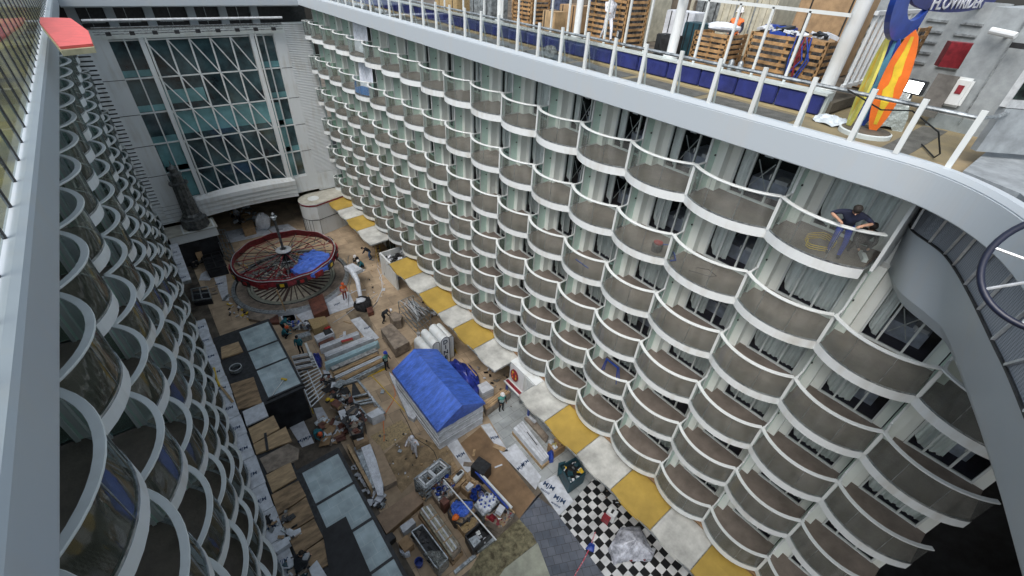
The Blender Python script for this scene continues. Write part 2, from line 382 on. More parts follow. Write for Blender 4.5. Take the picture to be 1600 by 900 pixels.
# end wall -----------------------------------------------------------
ew = thing("end_wall", "white end wall with tall diagonally braced dark glazing closing the far end of the atrium", "building", (-8.3, YE, ZG))
def at_ew(b, name, **k):
    o = b.build(name, ew, **k); o.matrix_parent_inverse = Matrix.Translation((8.3, -YE, -ZG)); return o
y0 = YE
b = MB()
b.box2((-15.3, y0, -12.05), (-14.0, y0+.5, .45), WHITE2); b.box2((-2.9, y0, -12.05), (-2.0, y0+.5, .45), WHITE2)
b.box2((-15.3, y0, .45), (-2.0, y0+.5, 1.05), WHITE)
for zz in (-2.2, -4.7, -7.1, -9.6):
    for xa, xb in ((-15.3, -14.0), (-2.9, -2.0)): b.box2((xa, y0-.012, zz-.02), (xb, y0+.01, zz+.02), BLACK)
b.box2((-16.6, y0, -13.9), (-12.6, y0+.5, -12.053), WHITE2)
for k in range(5): b.box2((-16.6, y0-.01, -12.35-k*.36), (-12.6, y0+.01, -12.31-k*.36), STEEL)
b.box2((-4.25, y0, -13.7), (.5, y0+.5, -12.053), WHITE2)
at_ew(b, "wall_panel")
b = MB()
z = -13.9
while z < 1.2:
    b.box((-.95, y0+.10, z), (2.1, .22, .09), WHITE2, Euler((R_(-28), 0, 0)).to_matrix()); z += .135
b.box2((-2.0, y0+.25, -13.9), (.3, y0+.5, 1.2), WHITE)
at_ew(b, "louvre")
b = MB(); z = -13.0
while z < 1.3:
    b.box((-15.95, y0+.06, z), (1.3, .30, .2), WHITE2, Euler((R_(-12), 0, 0)).to_matrix()); z += .30
b.box2((-16.6, y0+.25, -13.0), (-15.3, y0+.5, 1.2), BLACK)
at_ew(b, "louvre")
zs = [.35, -2.2, -4.7, -7.1, -9.6, -12.0]
b = MB(); b.box2((-14.0, y0+.30, -12.0), (-2.9, y0+.34, .45), ENDGL)
for i, (xa, xb) in enumerate(((-13.95, -12.1), (-4.6, -2.95), (-12.0, -4.7))):
    for z in zs[1:-1]:
        if i < 2: b.box2((xa, y0+.28, z+.1), (xb, y0+.30, z+.55), TEALGL)
b.box2((-11.9, y0+.28, -6.6), (-4.8, y0+.30, -4.85), TEALGL)
b.box2((-11.9, y0+.28, -4.2), (-9.2, y0+.30, -3.2), TEALGL)
b.box2((-4.55, y0+.28, -12), (-3.7, y0+.30, -5), TEALGL); b.box2((-13.9, y0+.28, -11.9), (-12.1, y0+.30, -7.0), TEALGL)
at_ew(b, "glazing")
b = MB()
for x in (-14.0, -13.05, -3.72, -2.92): b.box2((x-.045, y0+.12, -12), (x+.045, y0+.31, .45), RAILW)
for z in zs:
    for xa, xb in ((-14.0, -12.1), (-4.6, -2.9)): b.box2((xa, y0+.14, z-.045), (xb, y0+.30, z+.045), RAILW)
at_ew(b, "mullion")
for x in (-12.05, -4.65):
    b = MB(); b.box2((x-.16, y0-.15, -12.2), (x+.16, y0+.27, .5), WHITE2); b.tube([(x+.28, y0-.25, -12.2), (x+.28, y0-.25, .6)], .07, RAILW, 8); at_ew(b, "column")
n = 5; xs = [-11.9+(7.1/n)*i for i in range(n+1)]
for i, x in enumerate(xs[1:-1]):
    b = MB(); b.tube([(x, y0+.05, -12.1), (x, y0+.05, .4)], .065, WHITE2, 6); at_ew(b, "mullion")
for z in zs:
    b = MB(); b.beam((-11.9, y0+.1, z), (-4.8, y0+.1, z), .09, .09, RAILW); at_ew(b, "transom")
for r in range(5):
    for i in range(n):
        b = MB(); b.tube([(xs[i], y0, zs[r]), (xs[i+1], y0, zs[r+1])], .052, WHITE2, 6); at_ew(b, "brace")
# arched white canopy under the glazing
b = MB(); rows = []
prof = [(0.0, -11.95), (.9, -12.2), (.93, -12.6), (.80, -12.64), (.84, -13.05), (.72, -13.09), (.76, -13.48), (.64, -13.52), (.66, -13.85), (.2, -13.95), (0, -13.9)]
for (d, zz) in prof:
    row = []
    for i in range(25):
        t = i/24; x = -12.75+8.5*t; arc = 4*t*(1-t)
        row.append((x, y0-.15-d*(.35+.65*arc), zz+.38*arc-.12*t*0))
    rows.append(row)
b.grid(rows, WHITE2)
b.face([r[0] for r in rows], WHITE2); b.face([r[-1] for r in rows][::-1], WHITE2)
at_ew(b, "arched_canopy")
# structure above the glazing: dark storey with columns, gallery pipe and lighting truss
b = MB(); b.box2((-16.5, y0+1.6, 1.0), (.5, y0+1.9, 3.2), BLACK)
for x in (-15.3, -13.2, -10.9, -8.2, -6.0, -3.7): b.box2((x-.28, y0+1.2, 1.0), (x+.28, y0+1.62, 3.2), RIM)
for x in (-14.4, -12.3, -9.6, -7.2, -4.9): b.box2((x-.75, y0+1.5, 1.3), (x+.75, y0+1.62, 1.36), STEEL); b.box2((x-.02, y0+1.5, 1.1), (x+.02, y0+1.62, 2.9), STEEL)
at_ew(b, "upper_storey")
tr = thing("lighting_truss", "grey lattice lighting truss spanning above the atrium glazing", "truss", (-8.3, 43.4, .9))
b = MB()
A = [(-14.6, 43.5, 1.25), (-2.2, 43.5, 1.25)]
for dz, dy in ((0, 0), (-.42, .1), (-.2, -.35)): b.tube([(A[0][0], A[0][1]+dy, A[0][2]+dz), (A[1][0], A[1][1]+dy, A[1][2]+dz)], .04, STEEL, 6)
x = -11.8
while x < -3: b.tube([(x, 43.5, 1.25), (x+.22, 43.6, .83), (x+.44, 43.5, 1.25), (x+.44, 43.15, 1.05), (x+.66, 43.5, 1.25)], .02, STEEL, 4, caps=False); x += .66
o = b.build("lattice", tr); o.matrix_parent_inverse = Matrix.Translation((8.3, -43.4, -.9))
b = MB()
for i in range(9): b.box((-13.8+i*1.35, 43.2, .9), (.3, .25, .22), BLACK)
b.tube([(-14.9, 43.0, 1.75), (-2.2, 43.0, 1.7)], .09, ALU, 8)
o = b.build("pipe", tr); o.matrix_parent_inverse = Matrix.Translation((8.3, -43.4, -.9))

# interior hall behind the arch
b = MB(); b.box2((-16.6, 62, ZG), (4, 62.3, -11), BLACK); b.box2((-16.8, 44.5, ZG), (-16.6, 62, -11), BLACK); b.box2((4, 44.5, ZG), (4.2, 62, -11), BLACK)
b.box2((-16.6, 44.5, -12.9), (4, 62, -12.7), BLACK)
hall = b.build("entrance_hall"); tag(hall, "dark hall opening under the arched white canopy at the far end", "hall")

# ------------------------------------------------------------ rim decks
def rim_mesh(path_lo, path_hi, outer):  # face from lower path to upper path, top and underside back to the outer path
    pass
def extrude_profile(b, path, prof, m, ms=None):
    """path: list of (x,y,nx,ny) ; prof: list of (offset outward, z)"""
    rows = []
    for (d, z) in prof:
        rows.append([(p[0]+p[2]*d, p[1]+p[3]*d, z) for p in path])
    for i in range(len(rows)-1): b.grid([rows[i], rows[i+1]], ms[i] if ms else m)
def curve_path(pts, sub=8):
    out = []
    n = len(pts)
    for i in range(n-1):
        p0 = Vector(pts[max(i-1, 0)]); p1 = Vector(pts[i]); p2 = Vector(pts[i+1]); p3 = Vector(pts[min(i+2, n-1)])
        for k in range(sub):
            t = k/sub
            out.append(.5*((2*p1)+(-p0+p2)*t+(2*p0-5*p1+4*p2-p3)*t*t+(-p0+3*p1-3*p2+p3)*t**3))
    out.append(Vector(pts[-1])); res = []
    for i, p in enumerate(out):
        d = out[min(i+1, len(out)-1)]-out[max(i-1, 0)]; d.normalize()
        res.append((p.x, p.y, d.y, -d.x))
    return res
# right rim (path runs from far to near, so the outward normal (d.y,-d.x)... checked: points away from the opening)
rp = curve_path([(-.7, 43.0), (-.7, 30), (-.7, 12), (-.7, 4), (-.7, 1.6), (-.68, .5), (-.85, -.35), (-1.4, -1.2), (-2.3, -1.93), (-3.6, -2.55), (-5.5, -3.25), (-8, -4.1), (-11, -5.0), (-16.5, -6.2)], 8)
def orient(path, sgn): return [(p[0], p[1], p[2]*sgn, p[3]*sgn) for p in path]
side = 1 if rp[0][2] > 0 else -1
rp = orient(rp, side)
b = MB()
# underside, face with a soft lower lip, top ledge
extrude_profile(b, rp, [(2.4, 2.60), (.10, 2.56), (.02, 2.565), (0, 2.59), (-.015, 3.31), (.012, 3.315), (.012, 3.33), (.0, 3.34), (.05, 3.45), (.22, 3.46), (.24, 3.26)], RIM)
o = b.build("rim_deck_edge"); tag(o, "broad white steel rim above the right balconies, curving round at the near corner", "deck edge")
lp = [(-15.62, y, -1, 0) for y in [43.0, 35, 25, 15, 8, 3, 0, -3, -6]]
b = MB(); extrude_profile(b, lp, [(2.4, 2.62), (.10, 2.60), (.02, 2.62), (0, 2.68), (-.03, 3.36), (.0, 3.43), (.08, 3.46), (.22, 3.46), (.24, 3.26)], RIM)
o = b.build("rim_deck_edge"); tag(o, "straight white steel rim over the left balconies, nearest the camera", "deck edge")
b = MB(); fp = [(x, 43.0, 0, 1) for x in (-15.62, -12, -8, -4, -.7)]
extrude_profile(b, fp, [(3.0, 2.5), (.10, 2.48), (0, 2.56), (-.03, 3.36), (.08, 3.46), (.3, 3.46)], RIM)
o = b.build("rim_deck_edge"); tag(o, "white steel rim crossing above the far end glazing", "deck edge")

b = MB(); b.box2((-.45, -9, 3.0), (40, 44, 3.26), DECK); struct(b.build("upper_deck"))
b = MB(); b.box2((-50, -9, 3.0), (-15.84, 60, 3.26), mat("sports_deck", (0.22, 0.20, 0.06), .7, scale=.8, col2=(0.06, 0.06, 0.04))); struct(b.build("sports_deck"))

# near-end bridge: perforated screen and white panel below the rim
S15 = [(1.6, -.10), (.75, -.32), (.1, -1.05), (-.55, -1.47), (-1.78, -2.03), (-3.2, -2.6), (-4.33, -3.05), (-6.5, -3.8), (-9, -4.7), (-16.3, -6.4)]
S0 = [(1.6, -.25), (.5, -.85), (-.15, -1.70), (-.7, -2.18), (-2.75, -3.04), (-3.7, -3.4), (-4.75, -3.78), (-6.6, -4.4), (-9, -5.3), (-16.3, -7.0)]
RIMB = [(1.6, .0), (.9, -.25), (-.6, -1.15), (-1.25, -1.5), (-2.2, -2.05), (-3.5, -2.65), (-5.4, -3.4), (-7.9, -4.2), (-11, -5.1), (-16.4, -6.4)]
br = thing("near_bridge", "white bulkhead with perforated grey screens under the curved rim at the right", "bulkhead", (-3, -3, 0))
def at_br(b, name, **k):
    o = b.build(name, br, **k); o.matrix_parent_inverse = Matrix.Translation((3, 3, 0)); return o
def rs(pts, n=6): return [(p[0], p[1]) for p in curve_path(pts, n)]
s15 = rs(S15); s0 = rs(S0); rb = rs(RIMB)
b = MB(); b.grid([[(p[0], p[1], 1.46) for p in s15], [(p[0], p[1], -.05) for p in s0]], RIM)
b.grid([[(p[0], p[1], -.05) for p in s0], [(p[0]+.3, p[1]-4, -.05) for p in s0]], RIM)
b.grid([[(p[0], p[1], -.05) for p in s0], [(p[0]+.05, p[1]-.25, -.4) for p in s0]], RIM)
at_br(b, "lower_panel", smooth=True)
b = MB(); b.grid([[(p[0], p[1]-.03, 1.5) for p in s15], [(p[0], p[1]-.03, 2.64) for p in rb]], PERF); at_br(b, "perforated_screen")
b = MB(); b.tube([(p[0], p[1], 1.48) for p in s15], .03, BLACK, 6)
for i in range(6, len(s15)-2, 4): b.beam((s15[i][0], s15[i][1], 1.5), (rb[i][0], rb[i][1], 2.62), .05, .05, ALU)
at_br(b, "screen_frame")
b = MB(); b.prism([(-16.4, -6.4), (-11, -5.0), (-7.9, -4.3), (-5.4, -3.5), (-3.5, -2.8), (-2.2, -2.2), (-1.0, -1.6), (-.45, -.6), (3, -.6), (3, -12), (-16.4, -12)], 2.7, 3.44, mat("bridge_white_dimmed", (.26, .29, .31), .6, var=.15)); at_br(b, "bridge_deck")  # white deck coloured grey: the dark picture corner is put into the colour
b = MB(); b.box2((.1, -.18, .3), (1.6, -.10, 2.62), WHITE2); b.box2((1.5, -2.6, -.1), (1.62, -.1, 2.62), WHITE2); at_br(b, "end_screen")

# ------------------------------------------------------------ balconies
Wd = 2.66
def arc(nseg=12, off=0.0, w=Wd, x0=0.0, sag=.54):
    R0 = (w*w/4+sag*sag)/(2*sag); pts = []
    cx = R0-sag
    half = math.asin((w/2)/R0)
    for i in range(nseg+1):
        t = -half+2*half*i/nseg
        pts.append((x0+cx-(R0+off)*math.cos(t), w/2+(R0+off)*math.sin(t)))
    return pts
def make_bay(side, seed=0):
    """meshes for one bay; side=-1 mirrors x for the left front"""
    def fin(b, name, **k):
        me = b.mesh(name, **k)
        if side < 0:
            for v in me.vertices: v.co.x = -v.co.x
            me.flip_normals()
        return me
    out = {}
    A0 = arc(12); Ai = arc(12, -.06); Ao = arc(12, .012); Afl = arc(12, -.05)
    # slab with fascia
    b = MB()
    b.grid([[(x, y, 0.0) for x, y in A0], [(x, y, .31) for x, y in A0]], WHITE2)
    b.grid([[(x, y, .31) for x, y in A0], [(x, y, .325) for x, y in Ai]], STEEL)
    b.grid([[(x, y, .325) for x, y in Ai], [(x, y, .33) for x, y in Ai]], WHITE2)
    b.grid([[(x, y, 0.0) for x, y in A0], [(x, y, 0.0) for x, y in Ai]], WHITE2)
    b.grid([[(x, y, 0.0) for x, y in Ai], [(x, y, .12) for x, y in Ai]], WHITE2)
    b.face([(1.5, 0, .33)]+[(x, y, .33) for x, y in Ai]+[(1.5, Wd, .33)], FLOORM)
    b.face([(1.5, Wd, .12)]+[(x, y, .12) for x, y in Ai[::-1]]+[(1.5, 0, .12)], WHITE2)
    out['balcony'] = fin(b, "balcony")
    # handrail : oval cap
    b = MB(); rows = []
    for (d, z) in ((.05, 1.375), (.06, 1.40), (.05, 1.425), (-.07, 1.425), (-.08, 1.40), (-.07, 1.375), (.05, 1.375)):
        rows.append([(x, y, z) for x, y in arc(14, d)])
    b.grid(rows, RAILW)
    out['handrail'] = fin(b, "handrail", smooth=True)
    # glass
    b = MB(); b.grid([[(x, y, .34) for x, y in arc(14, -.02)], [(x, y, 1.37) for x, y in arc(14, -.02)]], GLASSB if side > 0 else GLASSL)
    for i in (5, 10):
        q = arc(15, -.02)[i]; b.box((q[0], q[1], .85), (.012, .012, 1.0), STEEL)
    b.grid([[(x, y, .33) for x, y in arc(14, .0)], [(x, y, .37) for x, y in arc(14, .0)]], STEEL)
    out['glass_panel'] = fin(b, "glass_panel", smooth=True)
    # divider at the far cusp: frosted panel near the cabin, glass wing with twin posts at the front
    b = MB(); y = Wd-.05
    b.box2((.62, y-.02, .34), (1.5, y+.02, 2.66), GREEN)
    b.box2((.57, y-.035, .33), (.63, y+.035, 2.68), RAILW)
    b.box2((.63, y-.03, .33), (1.5, y+.03, .38), RAILW)
    b.box((1.0, y-.04, 1.55), (.05, .04, .05), BLACK)
    b.box2((.07, y-.045, .33), (.13, y+.045, 1.40), RAILW); b.box2((-.05, y-.02, .30), (.03, y+.075, 1.40), RAILW); b.box2((.03, y-.015, .33), (.07, y+.015, 1.38), GREEN)
    b.box2((.11, y-.008, .40), (.57, y+.008, 1.34), glassy("divider_glass", (.70, .82, .76), .7, .03, .08, (.5, .6, .55)))
    b.box2((.0, y-.025, 1.34), (.6, y+.025, 1.39), RAILW)
    out['divider'] = fin(b, "divider")
    return out
def make_window(side, kind):
    def fin(b, name, **k):
        me = b.mesh(name, **k)
        if side < 0:
            for v in me.vertices: v.co.x = -v.co.x
            me.flip_normals()
        return me
    out = {}; X = 1.5; ya, yb, za, zb = .26, 2.02, .34, 2.46
    b = MB(); w = .06
    b.box2((X-.05, ya, za), (X+.03, yb, za+.07), RAILW); b.box2((X-.05, ya, zb-.06), (X+.03, yb, zb), RAILW)
    for yy in (ya, .82, 1.50, yb-w): b.box2((X-.05, yy, za+.07), (X+.03, yy+w, zb-.06), RAILW)
    b.box2((X-.09, .90, 1.25), (X-.05, .93, 1.42), ALU)
    out['window'] = fin(b, "window")
    b = MB(); b.face([(X, ya, za), (X, yb, za), (X, yb, zb), (X, ya, zb)], PANE); out['pane'] = fin(b, "pane")
    b = MB(); rng = random.Random(kind*13+1)
    spans = {0: [(ya+.02, yb-.04)], 1: [(1.30, yb-.04), (ya, .60)], 2: [(1.62, yb-.04)], 3: [(ya, 1.15)], 4: [(1.1, yb-.04)], 5: []}[kind]
    for (p, q) in spans:
        n = max(6, int((q-p)/.035)); top = []; bot = []
        for i in range(n+1):
            yy = p+(q-p)*i/n; xx = X+.16+.035*math.sin(i*1.25+rng.random())+.02*math.sin(i*.4)
            e2 = max(0, (yy-(yb-.42))/.38)
            zb_ = za+.08+(.55*(1-math.sqrt(max(0, 1-e2*e2))) if e2 > 0 else .05*rng.random())
            top.append((xx, yy, zb)); bot.append((xx+.02, yy, zb_))
        b.grid([top, bot], CURT)
    if kind in (1, 2, 3, 4, 5):      # room seen through the glass
        b.box2((X+.75, ya+.3, za), (X+2.3, 1.7, za+.55), BED)
        b.box2((X+.75, ya+.35, za+.55), (X+1.2, 1.0, za+.68), mat("pillow", (.7, .72, .78), .9))
    if kind in (2, 5):
        b.beam((X+.06, .95, .8), (X+.06, 1.45, 1.7), .03, .01, ALU, up=(1, 0, 0)); b.beam((X+.062, 1.45, .8), (X+.062, .95, 1.7), .03, .01, ALU, up=(1, 0, 0))
    if kind in (0, 2, 5):
        b.box((X+.02, 1.2, 2.0), (.004, .26, .30), CARD)
    out['curtain'] = fin(b, "curtain")
    return out
BAY = {1: make_bay(1), -1: make_bay(-1)}
WIN = {1: [make_window(1, k) for k in range(6)], -1: [make_window(-1, k) for k in range(6)]}

def block(side, label, bays):
    X0 = 0.0 if side > 0 else -W
    root = thing("cabin_block", label, "building", (X0, 20, ZG))
    inv = Matrix.Translation((-X0, -20, -ZG))
    sx = side
    # wall: piers, lintels, dark rooms behind, floors carried inside
    wb = MB(); 
    def bx(x0, x1, ya, yb, za, zb, m): wb.box2((X0+sx*x0, ya, za), (X0+sx*x1, yb, zb), m)
    rows = sorted(set(r for r, k in bays))
    for r, k in bays:
        y0_, w = YK[k], YK[k+1]-YK[k]; s = w/Wd; z = ZR[r]; top = (2.60 if r == 1 else ZR[r-1]) - z + .10
        bx(1.10, 1.54, y0_+w*.865, y0_+w-.07*s, z+.33, z+top, WALLW)
        bx(1.5, 1.56, y0_+w*.762, y0_+w*.865, z+.33, z+top, WALLW)
        bx(1.5, 1.56, y0_, y0_+.26*s, z+.33, z+top, WALLW)
        bx(1.501, 1.56, y0_+.26*s, y0_+w*.762, z+2.46, z+top, WALLW)
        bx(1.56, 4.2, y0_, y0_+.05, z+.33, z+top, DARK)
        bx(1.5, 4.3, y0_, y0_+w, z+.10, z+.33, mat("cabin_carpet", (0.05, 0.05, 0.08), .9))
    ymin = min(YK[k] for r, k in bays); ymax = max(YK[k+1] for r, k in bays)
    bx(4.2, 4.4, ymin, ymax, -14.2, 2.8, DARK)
    o = wb.build("wall", root); o.matrix_parent_inverse = inv
    # individual bays
    order = sorted(bays, key=lambda rk: YK[rk[1]])
    cnt = 0; rest = []; restw = []
    for r, k in order:
        w = YK[k+1]-YK[k]; s = w/Wd
        mx = Matrix.Translation((X0, YK[k], ZR[r])) @ Matrix.Diagonal((1, s, 1, 1))
        rng = random.Random(r*100+k*7+(0 if side > 0 else 5))
        if r == 1 and side > 0: kind = 0 if k in (0, 5) else (2 if k in (1, 2, 3) else rng.choice([2, 5, 1]))
        else: kind = rng.choice([0, 0, 0, 0, 0, 0, 1, 4, 1])
        if (r, k) in ((2, 3), (2, 4)): kind = 2
        if (r, k) == (2, -1): kind = 2
        if cnt < 100:
            cnt += 1
            ob = link("balcony", BAY[side]['balcony'], root); ob.matrix_parent_inverse = inv
            ob.location = (X0, YK[k], ZR[r]); ob.scale = (1, s, 1)
            for nm in ('handrail', 'glass_panel', 'divider'):
                if nm == 'divider' and k == 16: continue
                link(nm, BAY[side][nm], ob)
            ow = link("window", WIN[side][kind]['window'], root); ow.matrix_parent_inverse = inv
            ow.location = (X0, YK[k], ZR[r]); ow.scale = (1, s, 1)
            link("pane", WIN[side][kind]['pane'], ow)
            if len(WIN[side][kind]['curtain'].vertices): link("curtain", WIN[side][kind]['curtain'], ow)
        else:
            for nm in ('balcony', 'handrail', 'glass_panel', 'divider'): rest.append((BAY[side][nm], mx))
            for nm in ('window', 'pane', 'curtain'): restw.append((WIN[side][kind][nm], mx))
    if rest:
        o = merged("balcony", rest, root); o.matrix_parent_inverse = inv; o["kind"] = "stuff"
        o = merged("window", restw, root); o.matrix_parent_inverse = inv; o["kind"] = "stuff"
    return root, inv
rb_ = [(1, k) for k in range(0, 17)]+[(r, k) for r in (2, 3, 4) for k in range(-2, 17)]+[(5, k) for k in range(-2, 17)]+[(6, k) for k in range(-2, 17)]
lb_ = [(r, k) for r in (1, 2, 3) for k in range(0, 17)]+[(r, k) for r in (4, 5, 6) for k in range(0, 17)]
RB, RBI = block(1, "six storeys of white scalloped balconies facing the camera on the right of the atrium", rb_)
LB, LBI = block(-1, "six storeys of white scalloped balconies seen steeply from above at the left edge", lb_)

# ground floor shops under the balconies
for side, X0, lab in ((1, 0.0, "row of shop fronts with brown soffit under the right balconies"), (-1, -W, "row of shop fronts under the left balconies")):
    s = side; b = MB()
    sf = thing("shop_row", lab, "shop", (X0+s*1.0, 18, ZG)); inv = Matrix.Translation((-(X0+s*1.0), -18, -ZG))
    b.box2((X0+s*.9, -6, ZG), (X0+s*1.2, 44, -14.0), WHITE if s > 0 else WHITE)
    o = b.build("wall", sf); o.matrix_parent_inverse = inv
    b = MB(); b.box2((X0-s*.12, -6, -14.18), (X0+s*1.2, 44, -14.06), WOODS); o = b.build("soffit", sf); o.matrix_parent_inverse = inv
    y = -4.5
    while y < 42:
        b = MB(); b.box2((X0+s*.80, y, ZG+.1), (X0+s*.905, y+2.0, ZG+2.7), BLACK); b.box2((X0+s*.78, y+.1, ZG+.2), (X0+s*.81, y+1.9, ZG+2.6), ENDGL)
        b.box2((X0+s*.76, y+.97, ZG+.1), (X0+s*.82, y+1.03, ZG+2.7), RAILW)
        o = b.build("shop_window", sf); o.matrix_parent_inverse = inv; y += 2.9
# black panels painted as the dark void under the bridge at the near end of the right block
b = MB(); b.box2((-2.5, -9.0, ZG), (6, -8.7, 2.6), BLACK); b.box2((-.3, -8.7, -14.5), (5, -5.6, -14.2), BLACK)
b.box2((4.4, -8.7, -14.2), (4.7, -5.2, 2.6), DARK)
tag(b.build("near_void_panels"), "black panels standing in for the unlit void at the bottom right beyond the last balconies", "bulkhead")

# ================================================================ OBJECTS
def yaw_to(u, v, u2, v2):
    a_ = G(u, v); b_ = G(u2, v2); d = b_-a_; return math.atan2(d.y, d.x)
# ---- people -----------------------------------------------------
POSES = {
 # joints in metres, person faces +x, z up, feet at z=0
 'stand': dict(pel=(0, 0, .95), ch=(.02, 0, 1.32), nk=(.03, 0, 1.48), hd=(.06, 0, 1.66), hl=(0, .09, .90), kl=(.04, .10, .50), fl=(.0, .11, .07), tl=(.16, .12, .04),
               hr=(0, -.09, .90), kr=(.02, -.11, .49), fr=(-.05, -.12, .07), tr=(.11, -.14, .04), sl=(.02, .20, 1.40), el=(.06, .27, 1.12), wl=(.25, .22, 1.0), sr=(.02, -.20, 1.40), er=(.02, -.27, 1.12), wr=(.2, -.2, .98)),
 'walk': dict(pel=(0, 0, .93), ch=(.05, 0, 1.30), nk=(.08, 0, 1.46), hd=(.12, 0, 1.63), hl=(0, .09, .88), kl=(.22, .09, .50), fl=(.30, .09, .09), tl=(.45, .09, .06),
              hr=(0, -.09, .88), kr=(-.08, -.1, .47), fr=(-.36, -.1, .12), tr=(-.24, -.1, .04), sl=(.04, .20, 1.38), el=(-.08, .25, 1.12), wl=(-.02, .23, .88), sr=(.04, -.20, 1.38), er=(.14, -.25, 1.14), wr=(.36, -.2, 1.08)),
 'armup': dict(pel=(0, 0, .95), ch=(.02, 0, 1.32), nk=(.03, 0, 1.48), hd=(.08, 0, 1.64), hl=(0, .09, .90), kl=(.06, .12, .50), fl=(.06, .15, .07), tl=(.2, .18, .04),
               hr=(0, -.09, .90), kr=(.0, -.11, .49), fr=(-.1, -.12, .07), tr=(.04, -.15, .04), sl=(.02, .20, 1.40), el=(.12, .42, 1.30), wl=(.18, .30, 1.52), sr=(.02, -.20, 1.40), er=(.06, -.33, 1.15), wr=(.28, -.3, 1.05)),
 'stoop': dict(pel=(-.12, 0, .92), ch=(.22, 0, 1.16), nk=(.36, 0, 1.22), hd=(.52, 0, 1.26), hl=(-.1, .09, .87), kl=(.04, .12, .48), fl=(-.08, .13, .07), tl=(.08, .15, .04),
               hr=(-.1, -.09, .87), kr=(.0, -.12, .48), fr=(-.18, -.13, .07), tr=(-.03, -.15, .04), sl=(.26, .20, 1.20), el=(.40, .24, .95), wl=(.55, .14, .78), sr=(.26, -.20, 1.20), er=(.38, -.24, .95), wr=(.56, -.1, .75)),
 'crouch': dict(pel=(-.12, 0, .34), ch=(.08, 0, .66), nk=(.16, 0, .80), hd=(.27, 0, .93), hl=(-.1, .1, .32), kl=(.32, .18, .50), fl=(.10, .16, .07), tl=(.26, .18, .04),
                hr=(-.1, -.1, .32), kr=(.30, -.2, .40), fr=(.0, -.18, .07), tr=(.16, -.2, .04), sl=(.1, .20, .74), el=(.28, .25, .52), wl=(.48, .14, .42), sr=(.1, -.20, .74), er=(.28, -.25, .50), wr=(.5, -.1, .36)),
 'railing': dict(pel=(0, 0, .93), ch=(.16, 0, 1.24), nk=(.25, 0, 1.37), hd=(.37, 0, 1.47), hl=(0, .10, .88), kl=(.10, .16, .50), fl=(.0, .18, .07), tl=(.15, .2, .04), hr=(0, -.10, .88), kr=(.08, -.10, .49), fr=(-.12, -.08, .07), tr=(.03, -.08, .04), sl=(.18, .22, 1.31), el=(.22, .46, 1.20), wl=(.42, .27, 1.16), sr=(.18, -.22, 1.31), er=(.22, -.46, 1.20), wr=(.42, -.27, 1.16)),
 'squatlean': dict(pel=(-.22, .05, .48), ch=(.10, 0, .85), nk=(.20, -.02, .99), hd=(.30, -.04, 1.13), hl=(-.18, .14, .44), kl=(.24, .22, .52), fl=(-.02, .20, .07), tl=(.14, .21, .04),
                hr=(-.18, -.08, .44), kr=(.26, -.02, .46), fr=(.02, .02, .07), tr=(.18, .03, .04), sl=(.12, .22, .93), el=(.30, .44, .98), wl=(.48, .24, 1.06), sr=(.12, -.24, .92), er=(.30, -.44, .98), wr=(.50, -.28, 1.06)),
}
